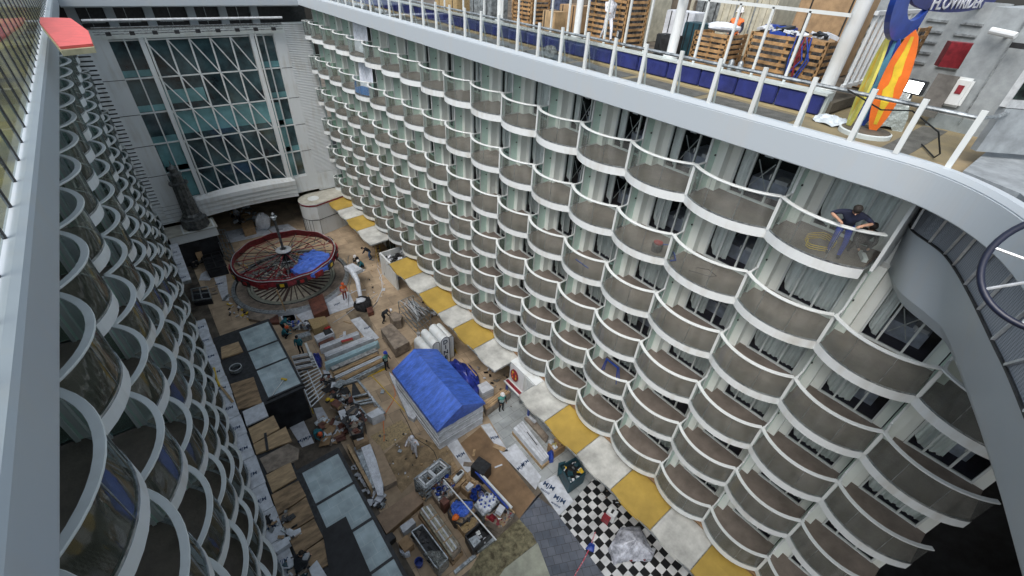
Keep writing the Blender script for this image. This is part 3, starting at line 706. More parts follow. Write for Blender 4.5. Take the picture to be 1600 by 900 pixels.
def person(label, u, v, face, pose, top, legs, hat=None, hatm=None, vest=None, h=0.0, z0=ZG, shoe=BLKRUB, skin=SKIN, sleeves=None, scale=1.0, pos=None, group=None, fingers=False, hair=BROWNH, armm=None):
    P = POSES[pose]
    p = pos if pos is not None else (*G(u, v, h, z0), z0+h)
    names = ['pel', 'ch', 'nk', 'hd', 'hl', 'kl', 'fl', 'tl', 'hr', 'kr', 'fr', 'tr', 'sl', 'el', 'wl', 'sr', 'er', 'wr']
    rad = dict(pel=.155, ch=.165, nk=.065, hd=.098, hl=.10, kl=.068, fl=.052, tl=.038, hr=.10, kr=.068, fr=.052, tr=.038, sl=.075, el=.05, wl=.036, sr=.075, er=.05, wr=.036)
    pts = {k: Vector(P[k]) for k in names}
    hv = {}
    for s_, w_, e_ in (('l', 'wl', 'el'), ('r', 'wr', 'er')):
        d = (pts[w_]-pts[e_]).normalized(); pts['h'+s_+'d'] = pts[w_]+d*.10; rad['h'+s_+'d'] = .034; hv[s_] = d
        names.append('h'+s_+'d')
    pts['crown'] = pts['hd']+(pts['hd']-pts['nk']).normalized()*.07; rad['crown'] = .085; names.append('crown')
    edges = [('pel', 'ch'), ('ch', 'nk'), ('nk', 'hd'), ('hd', 'crown'), ('pel', 'hl'), ('hl', 'kl'), ('kl', 'fl'), ('fl', 'tl'), ('pel', 'hr'), ('hr', 'kr'), ('kr', 'fr'), ('fr', 'tr'),
             ('ch', 'sl'), ('sl', 'el'), ('el', 'wl'), ('wl', 'hld'), ('ch', 'sr'), ('sr', 'er'), ('er', 'wr'), ('wr', 'hrd')]
    if fingers:
        for s_, hd in (('l', 'hld'), ('r', 'hrd')):
            d = hv[s_]; sd_ = d.cross(Vector((0, 0, 1))).normalized(); dn = Vector((0, 0, -1))
            for i, (o_, L) in enumerate(((-.033, .06), (-.011, .075), (.011, .07), (.033, .055))):
                a_ = pts[hd]+sd_*o_; n1 = hd+'f%d' % i; n2 = n1+'b'
                pts[n1] = a_+d*(L*.6)+dn*.01; pts[n2] = a_+d*L*.8+dn*(.01+L*.5); rad[n1] = .010; rad[n2] = .008; names += [n1, n2]; edges += [(hd, n1), (n1, n2)]
            sg = 1 if s_ == 'r' else -1
            n1 = hd+'t'; pts[n1] = pts[hd]-d*.04+sd_*.06*sg+dn*.01; rad[n1] = .011; names.append(n1); edges.append((hd, n1))
    me = bpy.data.meshes.new("skeleton"); idx = {k: i for i, k in enumerate(names)}
    me.from_pydata([pts[k] for k in names], [(idx[a_], idx[b_]) for a_, b_ in edges], [])
    o = bpy.data.objects.new("person", me); COL.objects.link(o)
    md = o.modifiers.new("skin", 'SKIN'); md.use_smooth_shade = True
    ss = o.modifiers.new("sub", 'SUBSURF'); ss.levels = 2 if fingers else 1; ss.render_levels = ss.levels
    for k in names:
        sv = me.skin_vertices[0].data[idx[k]]; r = rad[k]
        if k in ('ch',): sv.radius = (r*.80, r*1.1)
        else: sv.radius = (r, r)
        sv.use_root = (k == 'pel')
    dg = bpy.context.evaluated_depsgraph_get()
    nm = bpy.data.meshes.new_from_object(o.evaluated_get(dg)); bpy.data.objects.remove(o); bpy.data.meshes.remove(me)
    nm.name = "person"; nm.materials.clear()
    sleeves = sleeves or top
    mats = [top, legs, skin, shoe, sleeves, vest or top]
    for m in mats: nm.materials.append(m)
    segm = {('pel', 'ch'): 5 if vest else 0, ('ch', 'nk'): 5 if vest else 0, ('nk', 'hd'): 2, ('hd', 'crown'): 2, ('pel', 'hl'): 1, ('hl', 'kl'): 1, ('kl', 'fl'): 1, ('fl', 'tl'): 3, ('pel', 'hr'): 1, ('hr', 'kr'): 1, ('kr', 'fr'): 1, ('fr', 'tr'): 3,
            ('ch', 'sl'): 5 if vest else 0, ('sl', 'el'): 4, ('el', 'wl'): 4, ('wl', 'hld'): 2, ('ch', 'sr'): 5 if vest else 0, ('sr', 'er'): 4, ('er', 'wr'): 4, ('wr', 'hrd'): 2}
    if armm: segm[('el', 'wl')] = 2; segm[('er', 'wr')] = 2
    for pl in nm.polygons:
        c = pl.center; best = 9; bi = 0
        for (a_, b_) in edges:
            A_ = pts[a_]; B_ = pts[b_]; d = B_-A_; t = max(0, min(1, (c-A_).dot(d)/max(1e-9, d.length_squared)))
            dist = (c-(A_+d*t)).length/(.5*(rad[a_]+rad[b_])+.02)
            if dist < best: best = dist; bi = segm.get((a_, b_), 2)
        pl.material_index = bi; pl.use_smooth = True
    ob = link("person", nm); ob.location = p; ob.rotation_euler = (0, 0, face); ob.scale = (scale,)*3
    tag(ob, label, "person", group)
    hdc = pts['hd']; upv = (pts['hd']-pts['nk']).normalized(); R = upv.to_track_quat('Z', 'X').to_matrix().to_4x4()
    fw = Vector((1, 0, 0)); fw = (fw-upv*fw.dot(upv)).normalized()
    M = Matrix.Translation(hdc) @ Matrix((fw, upv.cross(fw), upv)).transposed().to_4x4()
    b = MB()
    if hat == 'helmet':
        b.lathe([(.150, .045), (.132, .05), (.128, .10), (.10, .155), (.05, .185), (.001, .19)], hatm, (0, 0, 0), 14); b.box((.13, 0, .05), (.09, .14, .015), hatm); nmv = "helmet"
    elif hat == 'hood':
        b.blob((-.02, 0, .03), (.125, .12, .145), hatm, 12, 8); nmv = "hood"
    else:
        b.blob((-.022, 0, .045), (.112, .105, .115), hair, 12, 8, .04); nmv = "hair"
    me2 = b.mesh(nmv, True); me2.transform(M); link(nmv, me2, ob)
    # face: nose, eyes
    b = MB(); b.box((.105, 0, -.005), (.035, .022, .04), skin)
    for s_ in (-1, 1): b.box((.094, s_*.035, .02), (.012, .02, .010), BLKRUB)
    b.box((.096, 0, -.045), (.01, .045, .009), mat("lips", (.3, .1, .08)))
    me2 = b.mesh("face"); me2.transform(M); link("face", me2, ob)
    if vest:
        b = MB(); c = pts['ch']; pe = pts['pel']; 
        for t in (.35, .7):
            q = pe.lerp(c, t); ax = (c-pe).normalized(); u_ = Vector((0, 1, 0)); w_ = ax.cross(u_)
            rows = [[q+ax*dz+u_*math.cos(a2)*.205+w_*math.sin(a2)*.178 for a2 in [2*math.pi*j/14 for j in range(14)]] for dz in (-.025, .025)]
            b.grid(rows, REFL, True)
        me2 = b.mesh("reflective_band"); link("reflective_band", me2, ob)
    return ob
REFL = mat("reflective_band", (0.75, 0.78, 0.8), .3)
TEALC = mat("teal_cloth", (0.02, 0.16, 0.20), .85, var=.2, scale=8)
DKC = mat("dark_cloth", (0.02, 0.024, 0.03), .9, var=.3, scale=8)
BLUEC = mat("blue_coverall", (0.025, 0.06, 0.40), .85, var=.25, scale=9)
NAVYC = mat("navy_shirt", (0.012, 0.017, 0.045), .85, var=.25, scale=9)
WHC = mat("white_coverall", (0.72, 0.74, 0.80), .85, var=.1, scale=9, bump=.4)
ORC = mat("orange_vest", (0.85, 0.20, 0.05), .7)
GRC = mat("green_vest", (0.10, 0.34, 0.30), .7)
JEAN = mat("denim", (0.05, 0.13, 0.27), .9)
HW = mat("white_helmet", (0.8, 0.8, 0.8), .3, var=.03); HB = mat("blue_helmet", (0.03, 0.06, 0.45), .3); HO = mat("orange_helmet", (0.75, 0.12, 0.03), .3)

person("person in white hooded coverall standing on open floor by the blue tent, hand to head", 648.5, 711, R_(-150), 'armup', WHC, WHC, 'hood', WHC, skin=SKIN, scale=1.12)
person("person in blue helmet, pale vest and black trousers standing left of the tent", 605, 577, R_(-60), 'stand', DKC, DKC, 'helmet', HB, vest=GRC)
person("person in white helmet and green vest standing by the brown crate right of the tent", 783, 641, R_(-100), 'stand', DKC, DKC, 'helmet', HW, vest=GRC)
person("person in dark clothes and white helmet stooping by the brown trolley", 601.5, 504, R_(-30), 'stoop', DKC, DKC, 'helmet', HW)
person("person in red helmet, orange vest and red trousers standing beside the carousel rim", 540, 468, R_(-90), 'stand', RED, DRED, 'helmet', HO, vest=ORC, sleeves=RED)
person("person in black with white helmet crouching next to the teal-clad worker by the carousel", 559, 411, R_(-140), 'crouch', DKC, DKC, 'helmet', HW)
person("person in teal jacket and white helmet crouching right of the carousel", 567, 420, R_(170), 'crouch', TEALC, DKC, 'helmet', HW)
person("bareheaded person in navy top and blue jeans bending over near the yellow stepladder", 578, 405, R_(150), 'stoop', DKC, JEAN)
person("person in black and white helmet crouching beside a pale blue tray near the awnings", 604, 431, R_(-20), 'crouch', DKC, DKC, 'helmet', HW)
person("dark haired person in teal shirt bending behind the skylight roof", 446, 519, R_(-20), 'stoop', TEALC, DKC)
person("person in orange helmet and teal jacket crouching at the corner of the skylight roof", 446, 527, R_(-20), 'crouch', TEALC, DKC, 'helmet', HO)
person("dark haired person in teal shirt standing among the stacked profiles", 472, 552, R_(-120), 'stand', TEALC, DKC)
person("person in orange helmet and teal jacket stooping between the two skylight roofs", 499, 689, R_(-80), 'stoop', TEALC, DKC, 'helmet', HO)
person("person in dark clothes sitting among tools by the wooden roof boards at the bottom", 470, 889, R_(20), 'crouch', DKC, DKC, h=3.1)
person("person in pale clothes standing in the dark hall opening", 375, 348, R_(-90), 'stand', mat("grey_cloth", (.3, .33, .36), .9), DKC, 'helmet', HW)
person("person in navy shirt and blue trousers leaning on the top balcony handrail", 0, 0, R_(196), 'railing', NAVYC, BLUEC, pos=(-.02, .88, .335), fingers=True, armm=True, scale=1.05)
person("person in black crouching behind the blue-clad worker on the top balcony", 0, 0, R_(200), 'crouch', DKC, DKC, pos=(.80, .50, .335))
person("person in white coverall and white helmet walking along the upper deck by the timber stack", 0, 0, R_(245), 'walk', WHC, WHC, 'helmet', HW, pos=(3.05, 12.95, 3.9))
person("masked person in dark jacket and orange vest standing behind the upper deck crates", 0, 0, R_(200), 'stand', NAVYC, DKC, 'helmet', HW, vest=ORC, pos=(5.6, 8.6, 3.7))

# ---- generic boxes ------------------------------------------------
def quad_box(name, c, pts, h, mt, label, cat, group=None, mtop=None, hb=0.0, bevel=.01, parent=None):
    """box whose top outline was read at height h; stands on hb"""
    P = Q(c, pts, h); b = MB(); b.prism(P, ZG+hb+.012, ZG+h, mt, mtop); o = b.build(name, parent, bevel=bevel)
    if label: tag(o, label, cat, group)
    return o, P

# ---- carousel -----------------------------------------------------
CC = Vector((-8.45, 34.6)); cr = thing("carousel", "dismantled carousel with red canopy ring and blue tarp on a round spoked turntable", "carousel", (CC.x, CC.y, ZG))
b = MB(); b.lathe([(4.75, 0.02), (4.75, .42), (4.55, .46), (4.45, .46), (4.4, .30), (3.6, .28), (3.55, .02)], CARD, n=64, ms=[CARD, STEEL, STEEL, BLACK, GREYPLY, GREYPLY]); b.build("kerb_ring", cr)
b = MB(); b.lathe([(3.55, .02), (3.55, .36), (3.38, .36), (3.33, .30), (3.15, .30), (3.12, .22), (.01, .22)], CONC, n=64, ms=[STEEL, CONC, BLACK, CONC, BLACK, mat("turntable_cream", (.66, .62, .50), .6, var=.2)]); b.build("turntable", cr)
for i in range(36):
    b = MB(); t = 2*math.pi*i/36; w = .20 if i % 6 == 0 else .09
    b.beam((.9*math.cos(t), .9*math.sin(t), .27), (3.12*math.cos(t), 3.12*math.sin(t), .27), w, .07, mat("spoke_brown", (.09, .055, .045), .6)); b.build("spoke", cr)
b = MB(); b.cyl((0, 0), .95, .22, .55, BLACK, 20); b.cyl((0, 0), .30, .5, 3.3, BLACK, 14); b.cyl((0, 0), .6, 1.9, 2.15, ALU, 18); b.cyl((0, 0), .48, .9, 1.2, RED, 18); b.build("centre_column", cr)
b = MB(); b.cyl((0, 0), .10, 3.3, 6.2, BRASS, 10); b.lathe([(.05, 6.2), (.18, 6.3), (.08, 6.4), (.26, 6.5), (.07, 6.6), (.14, 6.75), (.02, 6.9)], STEEL, n=12); b.lathe([(.25, 3.3), (.62, 3.35), (.62, 3.42), (.25, 3.5)], ALU, n=20); b.build("finial_pole", cr)
for i in range(18):
    b = MB(); t = 2*math.pi*i/18; c_, s_ = math.cos(t), math.sin(t)
    b.tube([(.3*c_, .3*s_, 3.1), (3.9*c_, 3.9*s_, 2.75)], .035, BLACK if i % 2 else DRED, 5); b.tube([(.35*c_, .35*s_, 2.2), (2.4*c_, 2.4*s_, 2.75)], .025, BLACK, 5)
    b.beam((.5*c_, .5*s_, 2.6), (3.7*c_, 3.7*s_, 2.5), .05, .05, STEEL); b.build("canopy_arm", cr)
b = MB()
for q in (1.3, 2.3, 3.2): b.tube([(q*math.cos(2*math.pi*k/40), q*math.sin(2*math.pi*k/40), 3.06-.09*q) for k in range(40)], .03, DRED if q > 2 else STEEL, 5, closed=True)
b.build("hoop", cr)
b = MB(); rows = []
for (r, z) in ((3.92, 3.05), (4.12, 2.5), (4.05, 2.38), (3.85, 3.05), (3.92, 3.05)):
    rows.append([(r*math.cos(2*math.pi*k/64), r*math.sin(2*math.pi*k/64), z+.05*math.cos(12*2*math.pi*k/64)) for k in range(64)])
b.grid(rows, DRED, True)
b.tube([(4.03*math.cos(2*math.pi*k/64), 4.03*math.sin(2*math.pi*k/64), 2.97+.05*math.cos(12*2*math.pi*k/64)) for k in range(64)], .035, ALU, 5, closed=True)
b.build("canopy_ring", cr)
for i in range(18):   # painted shields on the ring
    t = 2*math.pi*(i+.5)/18; b = MB(); R0 = Matrix.Rotation(t, 3, 'Z')
    b.box(R0 @ Vector((4.18, 0, 2.60)), (.08, .8, .50), (BLACK, BLACK, DRED)[i % 3], R0); b.box(R0 @ Vector((4.24, 0, 2.66)), (.05, .3, .25), YELLOW if i % 3 == 0 else RED, R0); b.build("painted_shield", cr)
for i in range(16):   # lattice deck sections, near side
    t = math.pi*(1.02+i*.058); b = MB(); R0 = Matrix.Rotation(t, 3, 'Z')
    for j in range(4): b.beam(R0 @ Vector((1.5+j*.6, -.18, 2.35-.03*j)), R0 @ Vector((1.5+j*.6, .3, 2.35-.03*j)), .05, .05, (ALU, DRED, STEEL)[(i+j) % 3])
    b.beam(R0 @ Vector((1.2, 0, 2.33)), R0 @ Vector((3.85, 0, 2.4)), .07, .10, (DRED, STEEL)[i % 2]); b.build("deck_section", cr)
rng = random.Random(77)
for k in range(26):
    b = MB(); t = rng.uniform(0, 6.28); r = rng.uniform(1.2, 3.6); x_, y_ = r*math.cos(t), r*math.sin(t)
    b.tube([(x_, y_, 2.3+.1*rng.random()), (x_+rng.uniform(-.8, .8), y_+rng.uniform(-.8, .8), 2.5+.3*rng.random())], .03, (BLACK, DRED, ALU, STEEL, YELLOW)[k % 5], 5); b.build("loose_rod", cr)
def draped(name, outline, zfun, mt, label, cat, n=9, drop=.5, parent=None, bump=.06, seed=1):
    """cloth over an outline: rings from the centre to the edge, wrinkled"""
    rng = random.Random(seed); c = Vector((sum(p.x for p in outline)/len(outline), sum(p.y for p in outline)/len(outline)))
    # densify outline
    out = []
    for i in range(len(outline)):
        a_, b_ = outline[i], outline[(i+1) % len(outline)]
        for k in range(5): out.append(a_.lerp(b_, k/5))
    rows = []
    for r in range(n+1):
        t = r/n; row = []
        for j, p in enumerate(out):
            q = c.lerp(p, max(t, .001)); row.append((q.x, q.y, zfun(t, j/len(out))+bump*rng.uniform(-1, 1)*(.4+t)))
        rows.append(row)
    last = rows[-1]; rows.append([(x+(x-c.x)*.03, y+(y-c.y)*.03, z-drop*(.7+.5*rng.random())) for x, y, z in last])
    b = MB(); b.grid(rows, mt, True); o = b.build(name, parent, smooth=True); o.data.polygons.foreach_set("use_smooth", [True]*len(o.data.polygons)); 
    if label: tag(o, label, cat)
    return o
draped("tarpaulin", Q(C5, [(870, 470), (960, 435), (1055, 460), (1068, 500), (1040, 545), (960, 590), (880, 595), (815, 560), (860, 520)], 2.9),
       lambda t, a_: ZG+3.15-.35*t*t, TARP, "bright blue tarp thrown over the right side of the carousel ring", "tarp", drop=.25, bump=.07)

# ---- blue tarp tent over white boards ----------------------------
tent = thing("board_stack_tent", "long stack of white boards under a ridged bright blue tarpaulin", "covered stack", (-5.2, 15.2, ZG))
ti = Matrix.Translation((5.2, -15.2, -ZG))
def at_t(b, n_, **k):
    o = b.build(n_, tent, **k); o.matrix_parent_inverse = ti; return o
x0, x1, ya, yb = -6.75, -3.55, 12.5, 18.0
b = MB(); rng = random.Random(3); z = ZG+.05
while z < ZG+2.05:
    t = rng.uniform(.05, .12); j = [rng.uniform(-.03, .03) for _ in range(4)]
    b.box2((x0+j[0], ya+j[1], z), (x1+j[2], yb+j[3], z+t-.012), CARD); z += t
at_t(b, "board_stack")
b = MB(); N = 22; rows = []; xm = (x0+x1)/2
rng = random.Random(5)
def tz(s_, yy):   # roof height across
    return ZG+2.12+1.02*(1-abs(s_))**1.0
for i in range(N+1):
    yy = ya-.10+(yb-ya+.2)*i/N; row = []
    for s_ in [q/8 for q in range(-8, 9)]:
        row.append((xm+s_*(x1-x0+.2)/2, yy, tz(s_, yy)+.022*rng.uniform(-1, 1)+.03*math.sin(yy*2.1+s_*2)*(1-abs(s_))*abs(s_)*2))
    row = [(row[0][0]-.02, yy, row[0][2]-.22-.06*rng.random())]+row+[(row[-1][0]+.02, yy, row[-1][2]-.22-.06*rng.random())]
    rows.append(row)
b.grid(rows, TARP)
for rr, sg in ((rows[0], -1), (rows[-1], 1)):   # gable ends
    low = [(p[0], p[1]+sg*.03*0, ZG+2.0+.04*rng.uniform(-1, 1)) for p in rr]; b.grid([rr, low], mat("tarp_gable", (0.06, 0.14, 0.55), .4, var=.2, bump=.6, bscale=2))
at_t(b, "tarp_roof", smooth=True)
b = MB(); rows2 = []
for i in range(9):
    yy = ya-.13+2.35*i/8
    rows2.append([(xm+s_*(x1-x0+.22)/2, yy, tz(s_, yy)+.035+.012*rng.uniform(-1, 1)) for s_ in [q/8 for q in range(-8, 1)]])
b.grid(rows2, TARP); at_t(b, "tarp_patch", smooth=True)
quad_box("board_bundle", C6, [(830, 520), (870, 560), (1000, 800), (985, 822), (950, 800), (845, 565)], .35, CARD, "narrow bundle of long pale boards lying along the left side of the tent", "boards")

# dark tarp heap and white boxes right of the tent
draped("tarpaulin", Q(C6, [(1200, 450), (1250, 430), (1330, 460), (1390, 530), (1405, 590), (1380, 650), (1320, 620), (1240, 510)], .8), lambda t, a_: ZG+1.0-.5*t*t+.12*math.sin(a_*25), TARPD,
       "dark blue tarp bundled in a heap behind the tent", "tarp", drop=.4, bump=.1)
b = MB(); a_ = G(*(400+1285/4, 450+440/4), 1.2); c_ = G(400+1380/4, 450+550/4, 1.0); b.beam((a_.x, a_.y, ZG+1.2), (c_.x, c_.y, ZG+1.0), .06, .05, TIMBER); tag(b.build("timber_batten"), "pale timber batten lying on the dark blue tarp heap", "batten")
o, P = quad_box("carton_stack", C6, [(1385, 605), (1440, 580), (1487, 625), (1415, 660)], .8, CARD, "stack of white cartons beside the dark tarp heap", "cartons")
b = MB()
for t in (.3, .55): b.prism([p+(sum(P, Vector((0, 0)))/4-p)*-.012 for p in P], ZG+t, ZG+t+.02, STEEL)
b.build("seam", o)
o, P = quad_box("timber_crate", C6, [(1420, 725), (1540, 625), (1592, 650), (1440, 765)], .7, GREYPLY, "long open brown timber crate at the foot of the green-vested worker", "crate", mtop=PLYD)
b = MB()
for t in (.25, .5, .75): 
    p, q = P[0].lerp(P[3], t), P[1].lerp(P[2], t); b.beam((p.x, p.y, ZG+.71), (q.x, q.y, ZG+.71), .08, .04, PLY)
b.build("slat", o)

# brown trolley + steel scaffold + DINER sign
o, P = quad_box("stage_box", C6, [(778, 255), (845, 218), (958, 335), (868, 385)], .95, GREYPLY, "long grey-brown boxed counter on castors at the middle of the floor", "counter", hb=.12)
for p in P:
    q = p.lerp(sum(P, Vector((0, 0)))/4, .12); b = MB(); b.cyl(q, .07, ZG, ZG+.14, BLKRUB, 10); b.build("castor", o)
quad_box("plywood_box", C6, [(830, 165), (870, 145), (915, 170), (905, 200), (860, 210)], .9, GREYPLY, "low grey-brown box beside the stooping worker", "box")
def frame_rack(label, c, pts, h, levels, mt, cat="scaffold", name="scaffold_frame", r=.03, bars=5, group=None):
    P = Q(c, pts, h); t = thing(name, label, cat, (P[0].x, P[0].y, ZG), group=group); inv = Matrix.Translation((-P[0].x, -P[0].y, -ZG))
    for p in P:
        b = MB(); b.tube([(p.x, p.y, ZG), (p.x, p.y, ZG+h)], r, mt, 6); b.build("leg", t).matrix_parent_inverse = inv
    for L in levels:
        b = MB()
        for i in range(4): b.tube([(*P[i], ZG+L*h), (*P[(i+1) % 4], ZG+L*h)], r*.9, mt, 6)
        for k in range(1, bars):
            p, q = P[0].lerp(P[1], k/bars), P[3].lerp(P[2], k/bars); b.tube([(*p, ZG+L*h), (*q, ZG+L*h)], r*.7, mt, 5)
        b.build("rail", t).matrix_parent_inverse = inv
    b = MB(); b.tube([(*P[0], ZG+.1), (*P[3], ZG+h*.95)], r*.8, mt, 5); b.tube([(*P[1], ZG+.1), (*P[2], ZG+h*.95)], r*.8, mt, 5); b.build("brace", t).matrix_parent_inverse = inv
    return t, P, inv
t, P, inv = frame_rack("galvanised scaffold frames piled with loose tubes beside the shop fronts", S8, [(180, 175), (370, 95), (590, 310), (420, 440)], 1.5, (.1, .55, 1.0), STEEL)
b = MB(); rng = random.Random(9)
for k in range(26):
    p = P[0].lerp(P[1], rng.random()); q = P[3].lerp(P[2], rng.random()); b.tube([(*p.lerp(q, rng.uniform(0, .3)), ZG+1.52+.09*rng.random()), (*q.lerp(p, rng.uniform(0, .3)), ZG+1.52+.12*rng.random())], .025, (STEEL, ALU, BLACK)[k % 3], 5)
b.build("tube_pile", t).matrix_parent_inverse = inv
# diner sign: row of white rounded fins with stacked letters
ds = thing("diner_sign", "white streamlined sign of rounded fins with stacked dark letters standing behind the tent", "sign", (-2.9, 19.4, ZG)); inv = Matrix.Translation((2.9, -19.4, -ZG))
def fin_(x, y, w, d, h, m):
    b = MB(); pts = []
    for k in range(13):
        t_ = math.pi*k/12; pts.append((x-w/2*math.cos(t_), h-w/2+w/2*math.sin(t_)))
    pts = [(x-w/2, .02)]+pts+[(x+w/2, .02)]
    f = [(p[0], y, ZG+p[1]) for p in pts]; g = [(p[0], y+d, ZG+p[1]) for p in pts]
    b.face(f, m); b.face(g[::-1], m); b.grid([f, g], m, True)
    b.tube([(p[0], y-.01, ZG+p[1]) for p in pts], .022, BLACK, 5, caps=False)
    return b
for i, (x, w, h, y) in enumerate(((-3.95, .62, 2.1, 18.3), (-3.3, .55, 2.35, 18.5), (-2.65, .66, 2.6, 18.35), (-2.05, .5, 2.2, 18.6))):
    fin_(x, y, w, 1.7, h, WHITE2).build("fin", ds).matrix_parent_inverse = inv
for i, ch in enumerate("DINE"):
    o = put_text(ch, .52, mat("sign_ink", (0.01, 0.02, 0.05), .4), Matrix.Translation((-2.65, 18.325, ZG+2.15-.5*i)) @ Matrix.Rotation(R_(90), 4, 'X'), ds, .012); o.matrix_parent_inverse = inv
b = MB(); rows = [[(-4.45+.0*k, 18.9+.55*math.cos(math.pi*k/10), ZG+1.35+.62*math.sin(math.pi*k/10)) for k in range(11)], [(-4.75, 18.9+.55*math.cos(math.pi*k/10), ZG+1.35+.62*math.sin(math.pi*k/10)) for k in range(11)]]
b.grid(rows, RED); rows3 = [[(-4.75, 18.9+r_*math.cos(math.pi*k/10), ZG+1.35+(r_+.07)*math.sin(math.pi*k/10)) for k in range(11)] for r_ in (.55, .3)]; b.grid(rows3, RED)
b.build("red_arch", ds).matrix_parent_inverse = inv
b = MB(); p = G(400+1010/4, 450+370/4, .6); b.box((p.x, p.y, ZG+.62), (.9, .06, 1.25), PLY, Euler((R_(-25), 0, R_(35))).to_matrix()); tag(b.build("leaning_board"), "rust brown board leaning against the white sign", "board"); b = None
quad_box("steel_cabinet", S8, [(640, 760), (800, 690), (830, 800), (700, 840)], .5, STEEL, "pale steel cabinet lying between the white sign and the shop fronts", "cabinet")

# caution sign (yellow)
def caution(label, c, u, v):
    p = Q(c, [(u, v)])[0]; b = MB()
    for s_ in (-1, 1): b.box((p.x+s_*.10, p.y, ZG+.32), (.02, .28, .64), YELLOW, Euler((0, R_(s_*-16), 0)).to_matrix())
    tag(b.build("caution_sign"), label, "floor sign")
caution("yellow folding floor sign standing beside the dark tarp heap", C6, 1240, 415)

# plywood crate, white box
o, P = quad_box("plywood_crate", S2, [(810, 90), (1075, 35), (1135, 150), (895, 250)], .85, OSB, "cube-shaped pale plywood crate near the carousel", "crate", bevel=.02)
b = MB(); mid = P[3].lerp(P[2], .82); b.box((mid.x, mid.y, ZG+.55), (.42, .42, .10), RED, Euler((0, 0, .1)).to_matrix()); b.build("red_label", o)
o, P = quad_box("open_bin", S2, [(900, 350), (1180, 230), (1222, 300), (950, 430)], .6, CARD, "white open-topped bin with a black pane in it below the plywood crate", "bin")
b = MB(); b.prism(Q(S2, [(1040, 265), (1150, 232), (1205, 292), (1080, 340)], .63), ZG+.6, ZG+.63, BLACK); b.build("black_pane", o)
for k in range(3):
    quad_box("timber_bundle", S2, [(960+k*50, 450+k*25), (1200+k*20, 355+k*25), (1225+k*20, 395+k*25), (980+k*50, 495+k*25)], .38-.1*k, (RUSTB, TIMBER, OSB)[k], ["red-brown timber bundle under the open bin", "pale timber bundle behind the red-brown one by the open bin", "short pale offcuts lying in front of the white panels"][k], "timber")
quad_box("bench_board", S2, [(610, 330), (830, 270), (860, 330), (640, 400)], .5, STEEL, "grey corrugated board on the bench beside the plywood crate", "board")

# long planks and panels between crate and tent
longs = [((1000, 520), (1600, 290), 60, .55, CARD, "upper white panel bundle with red printed box on it"), ((1080, 640), (1820, 345), 78, .6, CARD, "widest white panel bundle across the pile"),
         ((1075, 780), (1900, 440), 55, .65, mat("pale_blue_panel", (.40, .58, .64), .4, var=.1), "pale blue panel bundle in the middle of the pile"), ((1180, 850), (1890, 545), 60, .45, mat("milky_film", (.42, .43, .42), .3, var=.35, scale=4), "bundle wrapped in milky plastic film beside the pale blue panels"),
         ((1210, 930), (1900, 620), 48, .5, TIMBER, "long pale timber bundle next to the film-wrapped bundle"), ((1235, 990), (1950, 665), 48, .48, CARD, "narrow grey-white bundle between two timber bundles"),
         ((1270, 1050), (1990, 700), 48, .46, TIMBER, "timber bundle with yellow tape on it"), ((1310, 1110), (2020, 760), 52, .42, STEEL, "grey metal panel bundle nearest the steel frames"), ((1600, 1030), (2030, 850), 16, .1, YELLOW, "thin yellow lath at the lower edge of the pile")]
for (p, q, w, h, m_, lab) in longs:
    dx, dy = q[0]-p[0], q[1]-p[1]; L = math.hypot(dx, dy); nx, ny = -dy/L*w/2, dx/L*w/2
    pts = [(p[0]+nx, p[1]+ny), (q[0]+nx, q[1]+ny), (q[0]-nx, q[1]-ny), (p[0]-nx, p[1]-ny)]
    P = Q(S2, pts, h); t = MB(); n_ = 4; 
    for k in range(n_):   # a bundle of four boards, slightly offset
        f0, f1 = k/n_+.02, (k+1)/n_-.02; sh = rng.uniform(-.02, .02)
        a0, a1 = P[0].lerp(P[3], f0), P[1].lerp(P[2], f0); b0, b1 = P[0].lerp(P[3], f1), P[1].lerp(P[2], f1)
        t.prism([a0.lerp(a1, sh), a1.lerp(a0, rng.uniform(-.02, .04)), b1.lerp(b0, rng.uniform(-.02, .04)), b0.lerp(b1, sh)], ZG+.02, ZG+h-rng.uniform(0, .05), m_)
    o = t.build("panel_bundle"); tag(o, lab, "panel bundle", "long bundles piled beside the tent")
o, P = quad_box("carton", S2, [(1325, 420), (1500, 372), (1520, 400), (1345, 450)], .72, CARDT, "small box with red print on the white panel bundle", "box", hb=.55, mtop=RED)

# aluminium ladder rack (long grid lying beside skylight roof)
lad = thing("ladder_rack", "long aluminium rack of rungs lying beside the first skylight roof", "rack", (*G(480, 590), ZG)); inv = lad.matrix_world.inverted() if False else Matrix.Translation((-G(480, 590).x, -G(480, 590).y, -ZG))
A0, A1 = Q(C6, [(225, 430), (345, 745)], .9); B0, B1 = Q(C6, [(345, 405), (455, 640)], .9)
for (a_, b_) in ((A0, A1), (B0, B1), (A0.lerp(B0, .45), A1.lerp(B1, .45))):
    b = MB(); b.beam((*a_, ZG+.9), (*b_, ZG+.9), .06, .10, ALU); b.build("side_rail", lad).matrix_parent_inverse = inv
for i in range(15):
    p, q = A0.lerp(A1, i/14), B0.lerp(B1, i/14); b = MB(); b.beam((*p, ZG+.92), (*q, ZG+.92), .07, .05, ALU if i % 3 else WHITE2); b.build("rung", lad).matrix_parent_inverse = inv
for f in (.05, .5, .95):
    for (a_, b_) in ((A0, A1), (B0, B1)):
        p = a_.lerp(b_, f); b = MB(); b.beam((*p, ZG), (*p, ZG+.88), .05, .05, YELLOW if a_ is A0 and f > .9 else STEEL); b.build("leg", lad).matrix_parent_inverse = inv
b = MB()
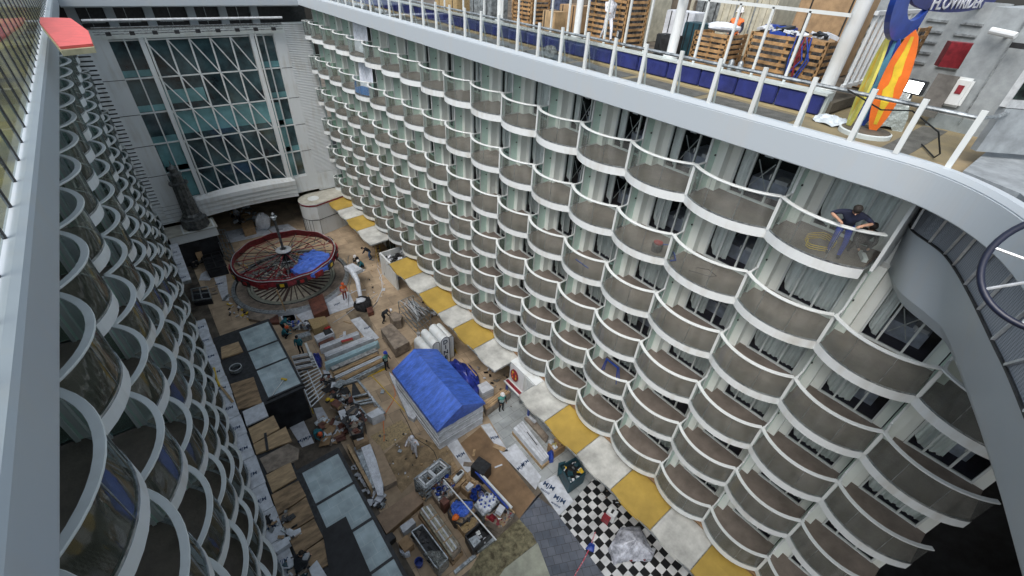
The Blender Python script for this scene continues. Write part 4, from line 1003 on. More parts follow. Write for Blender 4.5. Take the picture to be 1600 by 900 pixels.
for k in range(12):
    f = .02+.028*k; p, q = A0.lerp(A1, f), A0.lerp(B0, .8)+(A1-A0)*f; b.beam((*p, ZG+1.0), (*q, ZG+1.0), .07, .05, (ALU, CARD, GREYPLY, BLACK)[k % 4])
o = b.build("profile_pile"); tag(o, "loose metal profiles lying across the top end of the ladder rack", "profiles")
quad_box("glazing_strip", S2, [(755, 460), (790, 450), (870, 655), (840, 668)], 1.1, WHITE2, "white upright strip leaning among the stacked profiles", "strip")
draped("tarpaulin", Q(S2, [(880, 600), (960, 580), (1010, 660), (1000, 760), (940, 770)], .7), lambda t, a_: ZG+.8-.3*t, TARPD, "crumpled dark blue cloth beside the ladder rack", "cloth", drop=.4, bump=.08)

# steel frame assembly with white cabinet
fr = thing("frame_assembly", "grey steel frames with wooden panels lying beside the skip", "frame", (*G(560, 615), ZG)); inv = Matrix.Translation((-G(560, 615).x, -G(560, 615).y, -ZG))
F = Q(S3, [(520, 420), (790, 340), (1210, 860), (930, 900)], .35)
for (a_, b_) in ((0, 1), (1, 2), (0, 3)):
    b = MB(); b.beam((*F[a_], ZG+.33), (*F[b_], ZG+.33), .14, .12, STEEL); b.build("beam", fr).matrix_parent_inverse = inv
for f in (.42, .58, .66):
    b = MB(); b.beam((*F[0].lerp(F[3], f), ZG+.34), (*F[1].lerp(F[2], f), ZG+.34), .13, .12, STEEL); b.build("beam", fr).matrix_parent_inverse = inv
b = MB(); b.prism([F[0].lerp(F[3], .03), F[1].lerp(F[2], .03), F[1].lerp(F[2], .40), F[0].lerp(F[3], .40)], ZG+.1, ZG+.26, TIMBER); b.build("panel", fr).matrix_parent_inverse = inv
b = MB(); b.prism(Q(S3, [(700, 370), (740, 375), (850, 560), (690, 610)], .4), ZG+.27, ZG+.30, BLACK); b.build("black_sheet", fr).matrix_parent_inverse = inv
quad_box("white_cabinet", S3, [(915, 870), (1110, 765), (1200, 850), (1010, 935)], .75, CARD, "white rectangular cabinet standing at the end of the steel frames", "cabinet")
for k, (a_, b_) in enumerate(((( 930, 505), (1000, 590)), ((990, 590), (1065, 690)))):
    quad_box("white_block", S3, [(a_[0], a_[1]), (a_[0]+25, a_[1]-8), (b_[0], b_[1]-10), (b_[0]-30, b_[1])], .5, CARD, ["upper white block on the edge of the steel frame", "lower white block on the edge of the steel frame"][k], "block")

def rubble(name, outline, z, n, mts, label, cat, seed=0, smin=.06, smax=.3, kind=None, flat=.4, parent=None):
    """pile of small odd pieces in one heap"""
    rng = random.Random(seed); b = MB(); N = len(outline)
    for i in range(n):
        a_, c_ = outline[rng.randrange(N)], outline[rng.randrange(N)]; d_ = outline[rng.randrange(N)]
        u_, v_ = sorted((rng.random(), rng.random())); p = a_*u_+c_*(v_-u_)+d_*(1-v_)
        s_ = rng.uniform(smin, smax); m = rng.choice(mts); R0 = Euler((rng.uniform(-.3, .3), rng.uniform(-.3, .3), rng.uniform(0, 3.1))).to_matrix()
        b.box((p.x, p.y, z+rng.uniform(0, .12)+s_*flat/2), (s_, s_*rng.uniform(.25, 1), s_*flat*rng.uniform(.3, 1)), m, R0)
    o = b.build(name, parent)
    if label: tag(o, label, cat)
    if kind: o["kind"] = kind
    return o
# black skip with rubbish between skylights and frames
def skip(label, c, outer, h, wall, fillm, seed, catn="skip", nm="waste_skip", n=70, smax=.35, fz=.75):
    P = Q(c, outer, h); t = thing(nm, label, catn, (*P[0], ZG)); inv = Matrix.Translation((-P[0].x, -P[0].y, -ZG)); N = len(P); ctr = sum(P, Vector((0, 0)))/N
    b = MB()
    for i in range(N):
        p, q = P[i], P[(i+1) % N]; b.beam((*p, ZG+h/2), (*q, ZG+h/2), .06, h-.03, wall)
    b.prism([p.lerp(ctr, .01) for p in P], ZG+.03, ZG+.1, wall); b.build("container_wall", t).matrix_parent_inverse = inv
    o = rubble("contents", [p.lerp(ctr, .12) for p in P], ZG+h*fz, n, fillm, None, None, seed, .08, smax, "stuff", parent=t); o.matrix_parent_inverse = inv
    b = MB(); b.prism([p.lerp(ctr, .05) for p in P], ZG+.1, ZG+h*fz, fillm[0]); b.build("filling", t).matrix_parent_inverse = inv
    return t, P
skip("long narrow skip of black scrap beside the steel frames", S3, [(390, 560), (560, 520), (880, 960), (860, 1160), (700, 1200)], 1.15, BLACK, [BLACK, BLACK, STEEL, BLKRUB, RUSTB, GREYPLY], 1, n=110)
quad_box("brown_carton", S3, [(360, 705), (440, 625), (545, 690), (470, 775)], 1.5, CARDT, "brown carton on the heap at the top of the black scrap skip", "carton", hb=1.2, mtop=RUSTB)
for k, (u, v) in enumerate(((320, 635), (390, 650))):
    p = Q(S3, [(u, v)], 1.35)[0]; b = MB(); b.blob((p.x, p.y, ZG+1.32), (.16, .12, .09), YELLOW, 10, 6, .08, k); tag(b.build("glove_bag", smooth=True), ["left yellow bag on the black scrap heap", "right yellow bag on the black scrap heap"][k], "bag")
p = Q(S3, [(475, 458)], .5)[0]; b = MB(); b.lathe([(.12, 0), (.17, .4), (.15, .4), (.11, .05), (.001, .05)], CARD, (p.x, p.y, ZG+.01), 16); tag(b.build("bucket", smooth=True), "white bucket standing at the head of the scrap skip", "bucket")
# wood crate at the lower end
o, P = quad_box("packing_case", C7, [(585, 95), (650, 60), (680, 130), (610, 165)], .7, PLYD, "open brown packing case with white paper at the lower end of the scrap skip", "crate")
b = MB(); b.prism(Q(C7, [(605, 95), (640, 80), (655, 120), (620, 135)], .74), ZG+.7, ZG+.73, CARD); b.build("paper", o)

# ---- long timber sheets by the skylight
o, P = quad_box("board_bundle", C7, [(705, 170), (740, 155), (835, 350), (765, 385)], .5, GREYPLY, "broad brown board stack lying beside the twisted grey sheets", "boards", mtop=mat("hardboard", (.36, .27, .18), .7, var=.12))
for k, (pts, m_, h) in enumerate((([(640, 170), (690, 150), (760, 330), (760, 430), (730, 430)], SHEET, .45), ([(560, 160), (575, 150), (700, 380), (690, 400)], PLY, .7), ([(600, 170), (640, 150), (720, 370), (705, 395)], STEEL, .3))):
    quad_box("sheet_bundle", C7, pts, h, m_, ["crumpled grey plastic-wrapped sheets beside the brown board stack", "single plank edge standing along the crumpled sheets", "grey metal sheets under the crumpled plastic"][k], "sheets")
rubble("plastic_litter", Q(C7, [(590, 280), (640, 260), (760, 440), (760, 500), (690, 480)]), ZG+.02, 60, [CARD, STEEL, SHEET, BLACK], "loose crumpled plastic and scraps beside the second skylight roof", "litter", 5, .08, .4, "stuff", .3)

# steel trolley stack
t, P, inv = frame_rack("stack of galvanised steel trolley frames above the storage bins", S5, [(245, 340), (600, 60), (740, 170), (380, 480)], 1.3, (.15, .45, .75, 1.0), STEEL, "trolleys", "trolley_frame", .05, 4)
b = MB()
for (f0, f1) in ((.1, .45), (.5, .92)):
    for L in (1.32, 1.0):
        q = [P[0].lerp(P[1], f0).lerp(P[3].lerp(P[2], f0), .12), P[0].lerp(P[1], f1).lerp(P[3].lerp(P[2], f1), .12), P[0].lerp(P[1], f1).lerp(P[3].lerp(P[2], f1), .88), P[0].lerp(P[1], f0).lerp(P[3].lerp(P[2], f0), .88)]
        for i in range(4): b.beam((*q[i], ZG+L), (*q[(i+1) % 4], ZG+L), .09, .06, ALU)
b.build("inner_frame", t).matrix_parent_inverse = inv
rubble("cable_scraps", [p for p in P], ZG+.3, 60, [STEEL, BLACK, PLYD], "steel offcuts lying inside the trolley frames", "offcuts", 8, .08, .35, "stuff")

# storage bins area
def binbox(label, c, pts, h, wall, fill, seed, n=50, smax=.2, fz=.8): return skip(label, c, pts, h, wall, fill, seed, "bin", "storage_bin", n, smax, fz)
binbox("bin of brown bricks with a white basin, beside the steel trolleys", S5, [(690, 340), (890, 180), (1010, 290), (820, 470)], .7, PLYD, [TIMBER, PLYD, CARDT], 11, 60, .22)
o, P = quad_box("basin", S5, [(775, 330), (895, 195), (940, 235), (815, 380)], 1.0, WHITE2, "white plastic basin lying on the brown bricks", "basin", hb=.72, bevel=.03)
b = MB(); b.prism(Q(S5, [(820, 270), (890, 215), (920, 240), (850, 300)], 1.02), ZG+1.0, ZG+1.015, BLACK); b.build("drain", o)
binbox("bin of small brown cartons with white papers in the centre", S5, [(900, 440), (1010, 320), (1130, 400), (1000, 530)], .7, PLYD, [CARDT, TIMBER, PLYD], 12, 40, .25)
quad_box("paper_box", S5, [(950, 450), (1010, 375), (1070, 420), (985, 490)], 1.0, CARD, "white box on top of the brown cartons", "box", hb=.72)
binbox("bin of valves, tape rolls and blue buckets left of the white pole", S5, [(480, 520), (700, 390), (800, 520), (600, 680)], .6, GREYPLY, [STEEL, BLACK, GREYPLY, CARD], 13, 60, .2)
binbox("bin with a crumpled blue tarp in it", S5, [(710, 790), (830, 620), (1070, 640), (1150, 760), (900, 960), (800, 940)], .65, BLACK, [GREYPLY, PLYD], 14, 20)
draped("tarpaulin", Q(S5, [(750, 690), (830, 625), (930, 650), (1050, 650), (1060, 700), (990, 790), (920, 850), (800, 840), (755, 780)], .85), lambda t, a_: ZG+1.0-.25*t+.06*math.sin(a_*30), TARP, "bright blue crumpled tarp lying in the middle bin", "tarp", drop=.15, bump=.07)
p = Q(S5, [(815, 865)], .9)[0]; b = MB(); b.blob((p.x, p.y, ZG+.85), (.2, .16, .13), ORANGE, 10, 6, .1, 3); tag(b.build("orange_cloth", smooth=True), "orange cloth next to the crumpled blue tarp", "cloth")
binbox("grey bin packed with white plastic jugs", S5, [(1080, 700), (1250, 520), (1420, 650), (1200, 850)], .9, STEEL, [CARD, STEEL], 15, 10)
JUG = MB(); JUG.lathe([(.001, 0), (.15, .01), (.16, .25), (.12, .33), (.05, .37), (.05, .42), (.001, .42)], SHEET, n=14); jm = JUG.mesh("jug", True)
JL = MB(); JL.cyl((0, 0), .055, .42, .45, BLUEP, 12); jlm = JL.mesh("cap")
rng = random.Random(21)
for i, (u, v) in enumerate(((1180, 640), (1250, 600), (1310, 560), (1350, 600), (1230, 690), (1290, 660), (1340, 640), (1170, 700), (1220, 740), (1280, 720), (1200, 585), (1150, 650))):
    p = Q(S5, [(u, v)], 1.1)[0]; o = link("jug", jm, None, (p.x, p.y, ZG+.74)); o.rotation_euler = (0, 0, rng.uniform(0, 6)); tag(o, "white plastic jug in the grey bin", "jug", "white plastic jugs in the grey bin"); link("cap", jlm, o)
BK = MB(); BK.lathe([(.001, 0), (.12, 0), (.15, .3), (.135, .3), (.11, .03), (.001, .03)], BLUEP, n=16); BK.tube([(.15*math.cos(t_), 0, .3+.1*math.sin(t_)) for t_ in [math.pi*k/8 for k in range(9)]], .008, BLACK, 4)
bkm = BK.mesh("bucket", True)
for i, (u, v, hh) in enumerate(((1090, 510, .9), (1150, 450, .9), (1170, 520, .95), (1040, 555, .8), (1100, 590, .9), (590, 490, .75), (680, 440, .7))):
    p = Q(S5, [(u, v)], hh)[0]; o = link("bucket", bkm, None, (p.x, p.y, ZG+hh-.3)); o.rotation_euler = (rng.uniform(-.4, .4), rng.uniform(-.4, .4), rng.uniform(0, 6))
    if i < 5: tag(o, "blue bucket in the cluster beside the white jugs", "bucket", "blue buckets beside the jugs")
    else: tag(o, ["blue bucket nearer the brown square box, by the valves", "blue bucket nearest the steel trolleys, by the valves"][i-5], "bucket")
p = G(380+955/3.478, 650+795/3.478, .3); o = link("bucket", bkm, None, (p.x, p.y, ZG+.005)); o.scale = (1.4, 1.4, 1.4); tag(o, "single blue bucket standing alone on the floor beside the grey skip", "bucket")
quad_box("brown_box", S5, [(595, 640), (660, 580), (735, 640), (650, 710)], .95, RUSTB, "square red-brown box among the valves", "box")
binbox("timber bin of sawdust and offcuts at the lower centre", S6, [(920, 200), (1120, 60), (1240, 200), (1030, 350)], .55, TIMBER, [OSB, GREYPLY, BLACK], 16, 40, .25)
binbox("dark bin of grey cartons at the lower right corner of the stores", S6, [(1040, 380), (1230, 210), (1360, 360), (1140, 570)], .75, BLACK, [BLACK, STEEL, CARD], 17, 10, .3, .4)
quad_box("grey_carton", S6, [(1080, 430), (1160, 380), (1240, 450), (1150, 540)], .75, STEEL, "grey carton lying in the dark bin", "carton", hb=.32)
binbox("bin of dark red rags and mixed tools at the right corner of the stores", S5, [(1230, 880), (1440, 720), (1620, 830), (1450, 1010)], .7, GREYPLY, [GREYPLY, PLYD, STEEL, DRED], 18, 70, .28)
draped("red_rag", Q(S5, [(1250, 870), (1320, 810), (1380, 850), (1340, 920)], .9), lambda t, a_: ZG+.95-.15*t, DRED, "dark red rag lying in the right corner bin", "rag", drop=.1, bump=.05)
p = Q(S5, [(1435, 780)], .9)[0]; b = MB(); b.box((p.x, p.y, ZG+.95), (.4, .35, .3), CARD, Euler((.2, .1, .4)).to_matrix()); tag(b.build("white_carton"), "small white carton in the right corner bin", "carton")
for k in range(14):
    u, v = (560+ (k % 5)*42, 560-(k//5)*34) ; 
rubble("pipe_fittings", Q(S5, [(480, 520), (700, 400), (790, 520), (600, 680)]), ZG+.55, 50, [BLUEP, BLACK, STEEL, CARD, RUSTB], "small blue, black and grey fittings heaped in the valve bin", "fittings", 33, .06, .22, "stuff", .8)

# timber frames around the bins; poles
b = MB(); a_, c_ = Q(C7, [(1088, 345), (1375, 675)], 1.3); b.beam((*a_, ZG+1.3), (*c_, ZG+1.3), .06, .05, WHITE2); tag(b.build("white_pole"), "thin white pole laid diagonally across the storage bins", "pole")
for k, (p, q, m_, w, lab) in enumerate((((1268, 290), (1460, 500), WHITE2, .12, "outermost white profile leaning along the bins"), ((1262, 300), (1440, 500), BLUEP, .1, "blue-edged profile beside the white ones"), ((1290, 380), (1430, 520), BLACK, .12, "black profile along the inner edge of the bins"), ((1350, 390), (1475, 520), TIMBER, .07, "thin timber lath beside the black profile"))):
    a_, c_ = Q(C7, [p, q], .9); b = MB(); b.beam((*a_, ZG+.9-.05*k), (*c_, ZG+.9-.05*k), w, .1, m_); tag(b.build("long_profile"), lab, "profile")
p = Q(S5, [(1170, 160)], 1.0)[0]; b = MB(); b.box((p.x, p.y, ZG+.55), (.8, .9, 1.05), BLACK, Euler((0, 0, .3)).to_matrix()); tag(b.build("black_cabinet", bevel=.02), "black cabinet at the head of the long white profiles", "cabinet")

# tan board and long wrapped bundle
quad_box("hardboard_sheet", C7, [(722, 545), (930, 402), (978, 468), (778, 640)], .42, PLYD, "large plain tan board on a low platform beside the second skylight roof", "board", mtop=mat("tan_board", (.30, .215, .145), .7, var=.12))
lb = thing("wrapped_bundle", "long bundle of pale pipes strapped under clear film near the bottom of the yard", "bundle", (*G(650, 800), ZG)); inv = Matrix.Translation((-G(650, 800).x, -G(650, 800).y, -ZG))
P = Q(S6, [(450, 50), (580, -40), (980, 520), (870, 640)], .95)
b = MB()
for k in range(9):
    f = (k+.5)/9; p, q = P[0].lerp(P[1], f), P[3].lerp(P[2], f); hz = .78+.12*math.sin(math.pi*f)
    b.tube([(*p.lerp(q, rng.uniform(0, .03)), ZG+hz), (*q.lerp(p, rng.uniform(0, .05)), ZG+hz)], .075, (mat("milky_pipe", (.38, .37, .29), .4, var=.3, scale=5), CARD, GREYPLY)[(k*2) % 3 if k % 4 else 0], 8)
b.prism([P[0], P[1], P[2], P[3]], ZG+.35, ZG+.78, GREYPLY); b.build("pipes", lb).matrix_parent_inverse = inv
for f in (.28, .52, .75):
    b = MB(); p, q = P[0].lerp(P[3], f), P[1].lerp(P[2], f); b.beam((*p, ZG+.985), (*q, ZG+.985), .06, .012, TIMBER); b.build("strap", lb).matrix_parent_inverse = inv
b = MB()
for (i, j) in ((0, 1), (2, 3), (1, 2), (0, 3)): b.beam((*P[i].lerp(P[j], -.03), ZG+.2), (*P[j].lerp(P[i], -.03), ZG+.2), .14, .36, PLYD)
b.build("cradle", lb).matrix_parent_inverse = inv
skip("grey open skip half covered with clear film at the bottom of the yard", S6, [(350, 330), (490, 235), (815, 670), (690, 800), (640, 750)], .95, STEEL, [BLACK, BLACK, BLKRUB, DARK], 41, n=30, smax=.3, fz=.6)
draped("clear_film", Q(S6, [(500, 600), (620, 560), (720, 570), (810, 670), (740, 750), (690, 800), (600, 690)], 1.0), lambda t, a_: ZG+1.02-.08*t, mat("grey_film", (.26, .28, .27), .2, var=.35, scale=4, bump=.6), "crumpled translucent film over the lower half of the grey skip", "film", drop=.3, bump=.05)
quad_box("flat_carton", S6, [(180, 470), (290, 365), (380, 490), (260, 590)], .55, CARDT, "flat brown carton by the grey skip", "carton")
quad_box("white_tray", S6, [(200, 265), (360, 155), (405, 215), (245, 350)], .5, CARD, "white tray of cards on the floor above the brown carton", "tray")
quad_box("black_case", S6, [(20, 380), (100, 335), (150, 400), (70, 470)], .45, BLACK, "black case with white paper at the skylight roof corner", "case")
draped("white_bag", Q(S6, [(190, 540), (240, 600), (320, 560), (330, 610), (270, 640), (210, 600)], .35), lambda t, a_: ZG+.45-.15*t, SHEET, "crumpled white plastic bag beside the flat brown carton", "bag", drop=.3, bump=.05)
for (p, q) in (((900, 860), (1170, 635)), ((1190, 590), (1420, 420))):
    a_, c_ = Q(S6, [p, q], .15); b = MB(); b.beam((*a_, ZG+.12), (*c_, ZG+.12), .16, .2, STEEL)
    tag(b.build("kerb_channel"), "grey steel channel edging the yellow sand, " + ("lower left length" if p[0] < 1000 else "upper right length"), "channel")

# ---- right side: stacks under the awnings -----------------------
o, P = quad_box("profile_stack", S7, [(318, 215), (425, 130), (735, 545), (655, 610)], .75, CARD, "long pallet of white profiles on a timber base near the awnings", "pallet stack", hb=.3)
b = MB(); b.prism([p+(p-sum(P, Vector((0, 0)))/4)*.05 for p in P], ZG+.02, ZG+.3, TIMBER); b.build("timber_base", o)
for f in (.3, .55, .8):
    b = MB(); p, q = P[0].lerp(P[1], f), P[3].lerp(P[2], f); b.beam((*p, ZG+.755), (*q, ZG+.755), .015, .012, STEEL); b.build("seam", o)
b = MB(); p, q = Q(S7, [(475, 260), (595, 415)], .78); b.beam((*p, ZG+.765), (*q, ZG+.765), .05, .02, BLACK); b.build("slot", o)
quad_box("timber_tray", S7, [(445, 90), (520, 60), (730, 310), (700, 370)], .25, GREYPLY, "flat brown timber tray beside the pallet of white profiles", "tray")
quad_box("white_strip_box", S7, [(465, 60), (490, 40), (590, 135), (565, 155)], .35, CARD, "short white profile pack at the head of the timber tray", "pack")
quad_box("open_carton", S7, [(720, 400), (840, 330), (930, 410), (800, 500)], .7, CARDT, "open brown carton with yellow bags under the yellow awning", "carton")
rubble("yellow_bags", Q(S7, [(750, 380), (830, 340), (880, 400), (800, 450)], .75), ZG+.72, 16, [mat("yellow_bag", (.4, .35, .12)), CARD, CARDT], "crumpled yellow bags in the open carton", "bags", 51, .1, .3, None, .7)
draped("blue_bag", Q(S7, [(705, 500), (760, 450), (795, 490), (790, 560), (750, 560)], .6), lambda t, a_: ZG+.75-.3*t*t, BLUEP, "blue rubbish bag beside the open carton", "bag", drop=.5, bump=.04)
tb = thing("teal_bin", "dark teal wheeled bin with its lid open under the white awning", "bin", (*G(890, 735), ZG)); inv = Matrix.Translation((-G(890, 735).x, -G(890, 735).y, -ZG))
P = Q(S7, [(870, 660), (1050, 560), (1160, 740), (985, 870)], 1.1); ctr = sum(P, Vector((0, 0)))/4
b = MB()
for i in range(4): b.beam((*P[i], ZG+.6), (*P[(i+1) % 4], ZG+.6), .06, 1.0, TEAL)
b.prism([p.lerp(ctr, .02) for p in P], ZG+.1, ZG+.7, BLACK); b.build("body", tb).matrix_parent_inverse = inv
b = MB(); lp_ = Q(S7, [(845, 625), (930, 600), (880, 750), (830, 780)], 1.1); b.prism(lp_, ZG+1.05, ZG+1.1, TEAL); b.build("lid", tb).matrix_parent_inverse = inv
for p in P: b = MB(); q = p.lerp(ctr, .15); b.cyl(q, .09, ZG, ZG+.14, BLKRUB, 10); b.build("wheel", tb).matrix_parent_inverse = inv
rubble("bin_rubbish", [p.lerp(ctr, .2) for p in P], ZG+.85, 24, [STEEL, CARD, TEAL, YELLOW], "mixed rubbish showing in the open teal bin", "rubbish", 61, .08, .3, "stuff")
# checker floor items
ft = thing("striped_carton", "small white carton with dark red striped side on the checker floor", "carton", (*Q(C8, [(512, 660)])[0], ZG)); 
b = MB(); b.box((0, 0, .36), (.42, .5, .7), WHITE2, Euler((0, 0, .2)).to_matrix()); b.build("body", ft, bevel=.01)
b = MB(); b.box((-.35, .05, .25), (.3, .4, .45), DRED, Euler((0, 0, .2)).to_matrix()); b.box((-.0, 0, .715), (.25, .12, .01), BLACK, Euler((0, 0, .2)).to_matrix()); b.build("red_side", ft)
draped("plastic_cover", Q(C8, [(515, 765), (560, 690), (640, 685), (655, 710), (700, 800), (690, 815), (600, 815), (540, 830)], .7), lambda t, a_: ZG+1.0-.55*t*t, mat("film_cover", (.52, .55, .62), .25, var=.3, scale=3, bump=.5), "pile covered by translucent white plastic on the checker floor", "covered pile", drop=.4, bump=.05)
rubble("red_magazines", Q(C8, [(570, 815), (660, 815), (690, 800), (620, 845)]), ZG+.05, 12, [DRED, CARD, RED], "red and white printed packs poking out from the plastic cover", "packs", 71, .15, .4, None, .3)
b = MB(); pts = [Vector((*G(760+a_/2.648, 560+b_/2.648), ZG+.03)) for a_, b_ in [(450, 720), (430, 780), (400, 840), (370, 890), (350, 940)]]; b.tube(pts, .03, mat("barrier_tape", (.6, .35, .4), .5, col2=(.5, .05, .08), scale=6, lo=.48, hi=.52), 5)
tag(b.build("barrier_tape"), "red and white barrier tape trailing over the slate paving", "tape")
draped("blue_tape_bunch", Q(C8, [(410, 785), (430, 760), (450, 770), (445, 800)], .1), lambda t, a_: ZG+.15-.08*t, BLUEP, "small blue bunch tied in the barrier tape", "tape", drop=.05, bump=.02)
rubble("floor_litter", Q(C8, [(440, 540), (620, 560), (720, 660), (560, 620)]), ZG+.02, 40, [BLACK, GREYPLY, CARD, DIRTY], "scattered scraps on the checker floor under the awnings", "litter", 81, .05, .22, "stuff", .2)

# ---- paper and MJM printed sheets ---------------------------------
INK = mat("print_ink", (0.03, 0.07, 0.16), .6)
def printed(label, c, pts, h=.03, words=((.3, .5), (.7, .5)), size=.5, rot=None, mt=CARD, name="printed_sheet", group=None, ink="MJM"):
    P = Q(c, pts, h); b = MB(); b.prism(P, ZG+max(.014, h-.03), ZG+h+.012, mt); o = b.build(name); tag(o, label, "board", group)
    d = P[1]-P[0]; a_ = math.atan2(d.y, d.x) if rot is None else rot
    for (f, g) in words:
        q = P[0].lerp(P[1], f).lerp(P[-1].lerp(P[2], f), g)
        t = put_text(ink, size, INK, Matrix.Translation((q.x, q.y, ZG+h+.0145)) @ Matrix.Rotation(a_, 4, 'Z'), o, .003, .001)
    return o
printed("printed board with two blue logos edged in yellow tape beside the checker floor", C8, [(210, 520), (285, 482), (360, 590), (300, 650)], .03, (), .6)
o = bpy.context.scene.objects.get("printed_sheet")
for k, (u, v) in enumerate(((258, 530), (302, 585))):
    p = Q(C8, [(u, v)])[0]; put_text("MJM", .40, INK, Matrix.Translation((p.x, p.y, ZG+.046)) @ Matrix.Rotation(R_(-72), 4, 'Z'), o, .006, .001)
    put_text("MARINE", .16, INK, Matrix.Translation((p.x-.38, p.y-.1, ZG+.046)) @ Matrix.Rotation(R_(-72), 4, 'Z'), o, .004, .001)
PW = [("pale printed strip running from the tent corner to the steel trolleys", C7, [(1100, 150), (1160, 120), (1260, 280), (1215, 310)], ((.5, .5),)),
      ("pale printed strip between the two brown paper areas, upper length", C7, [(1290, 50), (1340, 40), (1440, 190), (1400, 200)], ((.5, .5),)),
      ("pale printed strip between the two brown paper areas, lower length", C7, [(1400, 200), (1480, 150), (1620, 330), (1590, 400)], ((.3, .5), (.7, .5))),
      ("pale printed sheet in front of the left skylight gap", S4, [(700, 440), (930, 340), (1110, 720), (920, 790)], ((.3, .75), (.75, .75))),
      ("pale printed sheets lying right of the plywood crate", C6, [(590, 200), (650, 180), (770, 310), (710, 345)], ((.8, .5),)),
      ("white printed sheet on the floor left of the carousel", S1, [(845, 540), (1030, 500), (1080, 900), (980, 900)], ((.2, .3), (.35, .3))),
      ("grey printed sheet under the dark pallets left of the carousel", S1, [(610, 580), (640, 480), (720, 430), (800, 540), (780, 580)], ()),
      ("pale board on the floor behind the upper skylight pane", C6, [(150, 170), (230, 145), (255, 210), (170, 220)], ()),
      ("pale printed apron sheets along the front of the carousel", C5, [(850, 850), (1180, 700), (1220, 790), (900, 900)], ((.3, .5), (.7, .5))),
      ("pale sheet among the litter above the scrap skip", S3, [(240, 180), (330, 190), (480, 450), (370, 500)], ()),
      ("pale sheet below the rack at the left of the scrap heap", S4, [(1100, 180), (1230, 160), (1330, 330), (1180, 400)], ()),
      ("white papers beside the orange-helmeted worker between the roofs", S4, [(1400, 590), (1540, 530), (1590, 640), (1440, 690)], ()),
      ("pale printed sheet in the hall under the arched canopy", C5, [(400, 330), (640, 280), (700, 340), (430, 400)], ((.4, .5),)),
      ("grey printed sheet right of the hall litter", C5, [(660, 300), (800, 280), (880, 330), (720, 345)], ((.4, .5),)),
      ("white blank board standing on paper in front of the carousel", C5, [(760, 830), (840, 825), (855, 890), (775, 895)], ())]
for (lab, c, pts, wd) in PW: printed(lab, c, pts, .03, wd, .3)
quad_box("kraft_board", C5, [(552, 795), (722, 810), (725, 850), (655, 890), (550, 870)], .3, GREYPLY, "grey-brown board in front of the carousel kerb", "board")
quad_box("kraft_board", C5, [(655, 845), (735, 840), (745, 895), (660, 898)], .25, RUSTB, "dark brown board in front of the carousel kerb", "board")
quad_box("rust_crate", C5, [(925, 755), (1015, 715), (1050, 810), (960, 850)], .75, RUSTB, "open rust brown box beside the carousel kerb", "box")
b = MB(); a_ = G(250+795/4, 280+850/4, 0); b.beam((a_.x, a_.y, ZG+.05), (a_.x-.1, a_.y+.3, ZG+2.4), .1, .1, TIMBER); tag(b.build("timber_post"), "short pale timber post standing before the carousel", "post")

# boom lift / wrapped lamp right of the carousel
lt = thing("wrapped_boom", "white plastic-wrapped lift arm bent over a black base right of the carousel", "lift", (*G(562, 472), ZG)); inv = Matrix.Translation((-G(562, 472).x, -G(562, 472).y, -ZG))
q0 = G(250+1250/4, 280+720/4, .8); q1 = G(250+1235/4, 280+640/4, 1.4); q2 = G(250+1190/4, 280+560/4, 1.6)
b = MB(); b.tube([(*q0, ZG+.6), (*q1, ZG+1.5), (*q2, ZG+1.7)], [.16, .2, .3], SHEET, 10); b.build("arm", lt, smooth=True).matrix_parent_inverse = inv
b = MB(); p = G(250+1210/4, 280+565/4, 1.6); b.box((p.x, p.y, ZG+1.65), (.9, 1.4, .3), CARD, Euler((0, .1, .25)).to_matrix()); b.build("basket", lt).matrix_parent_inverse = inv
draped("black_cover", Q(C5, [(1205, 770), (1240, 720), (1310, 725), (1320, 770), (1280, 805), (1225, 795)], .5), lambda t, a_: ZG+.8-.5*t*t, BLKRUB, None, None, drop=.4, bump=.07, parent=lt).matrix_parent_inverse = inv
b = MB(); p = G(563, 470, .7); b.blob((p.x, p.y, ZG+.75), (.4, .35, .15), SHEET, 12, 6, .15, 2); b.build("film_top", lt, smooth=True).matrix_parent_inverse = inv
b = MB(); pts = [Vector((*G(250+a_/4, 280+b_/4), ZG+.03)) for a_, b_ in [(1360, 560), (1385, 620), (1390, 690), (1350, 780), (1335, 800)]]; b.tube(pts, .03, CARD, 5); tag(b.build("hose"), "white hose lying on the brown floor right of the carousel", "hose")
b = MB(); pts = [Vector((*G(250+a_/4, 280+b_/4), ZG+.4)) for a_, b_ in [(1170, 790), (1180, 745), (1230, 720), (1290, 715)]]; b.tube(pts, .035, CARD, 5); b.build("hose", lt).matrix_parent_inverse = inv
o, P = quad_box("rust_trolley", C5, [(1290, 805), (1325, 795), (1335, 825), (1300, 838)], .4, RUSTB, "small rust red trolley at the end of the white hose", "trolley")
b = MB(); q = sum(P, Vector((0, 0)))/4; b.tube([(q.x, q.y, ZG+.35), (q.x+.9, q.y+.5, ZG+.5)], .03, BLACK, 5); b.build("handle", o)
# step ladder
sl = thing("step_ladder", "yellow step ladder standing open by the awnings", "ladder", (*G(593, 405), ZG))
b = MB()
for s_ in (-1, 1):
    b.tube([(s_*.25, -.35, 0), (s_*.18, 0, 1.5)], .025, YELLOW, 5); b.tube([(s_*.25, .4, 0), (s_*.18, 0, 1.5)], .02, YELLOW, 5)
b.build("frame", sl)
for k in range(5): b = MB(); f = .15+.17*k; b.box((0, -.35*(1-f), 1.5*f), (.46-.14*f, .09, .025), BLACK); b.build("step", sl)
quad_box("blue_tray", C5, [(1445, 575), (1475, 560), (1505, 600), (1478, 620)], .4, mat("pale_blue_tray", (.42, .46, .62), .5), "pale blue tray beside the crouching worker in black", "tray")
p = G(562+60*.25+3, 444); 
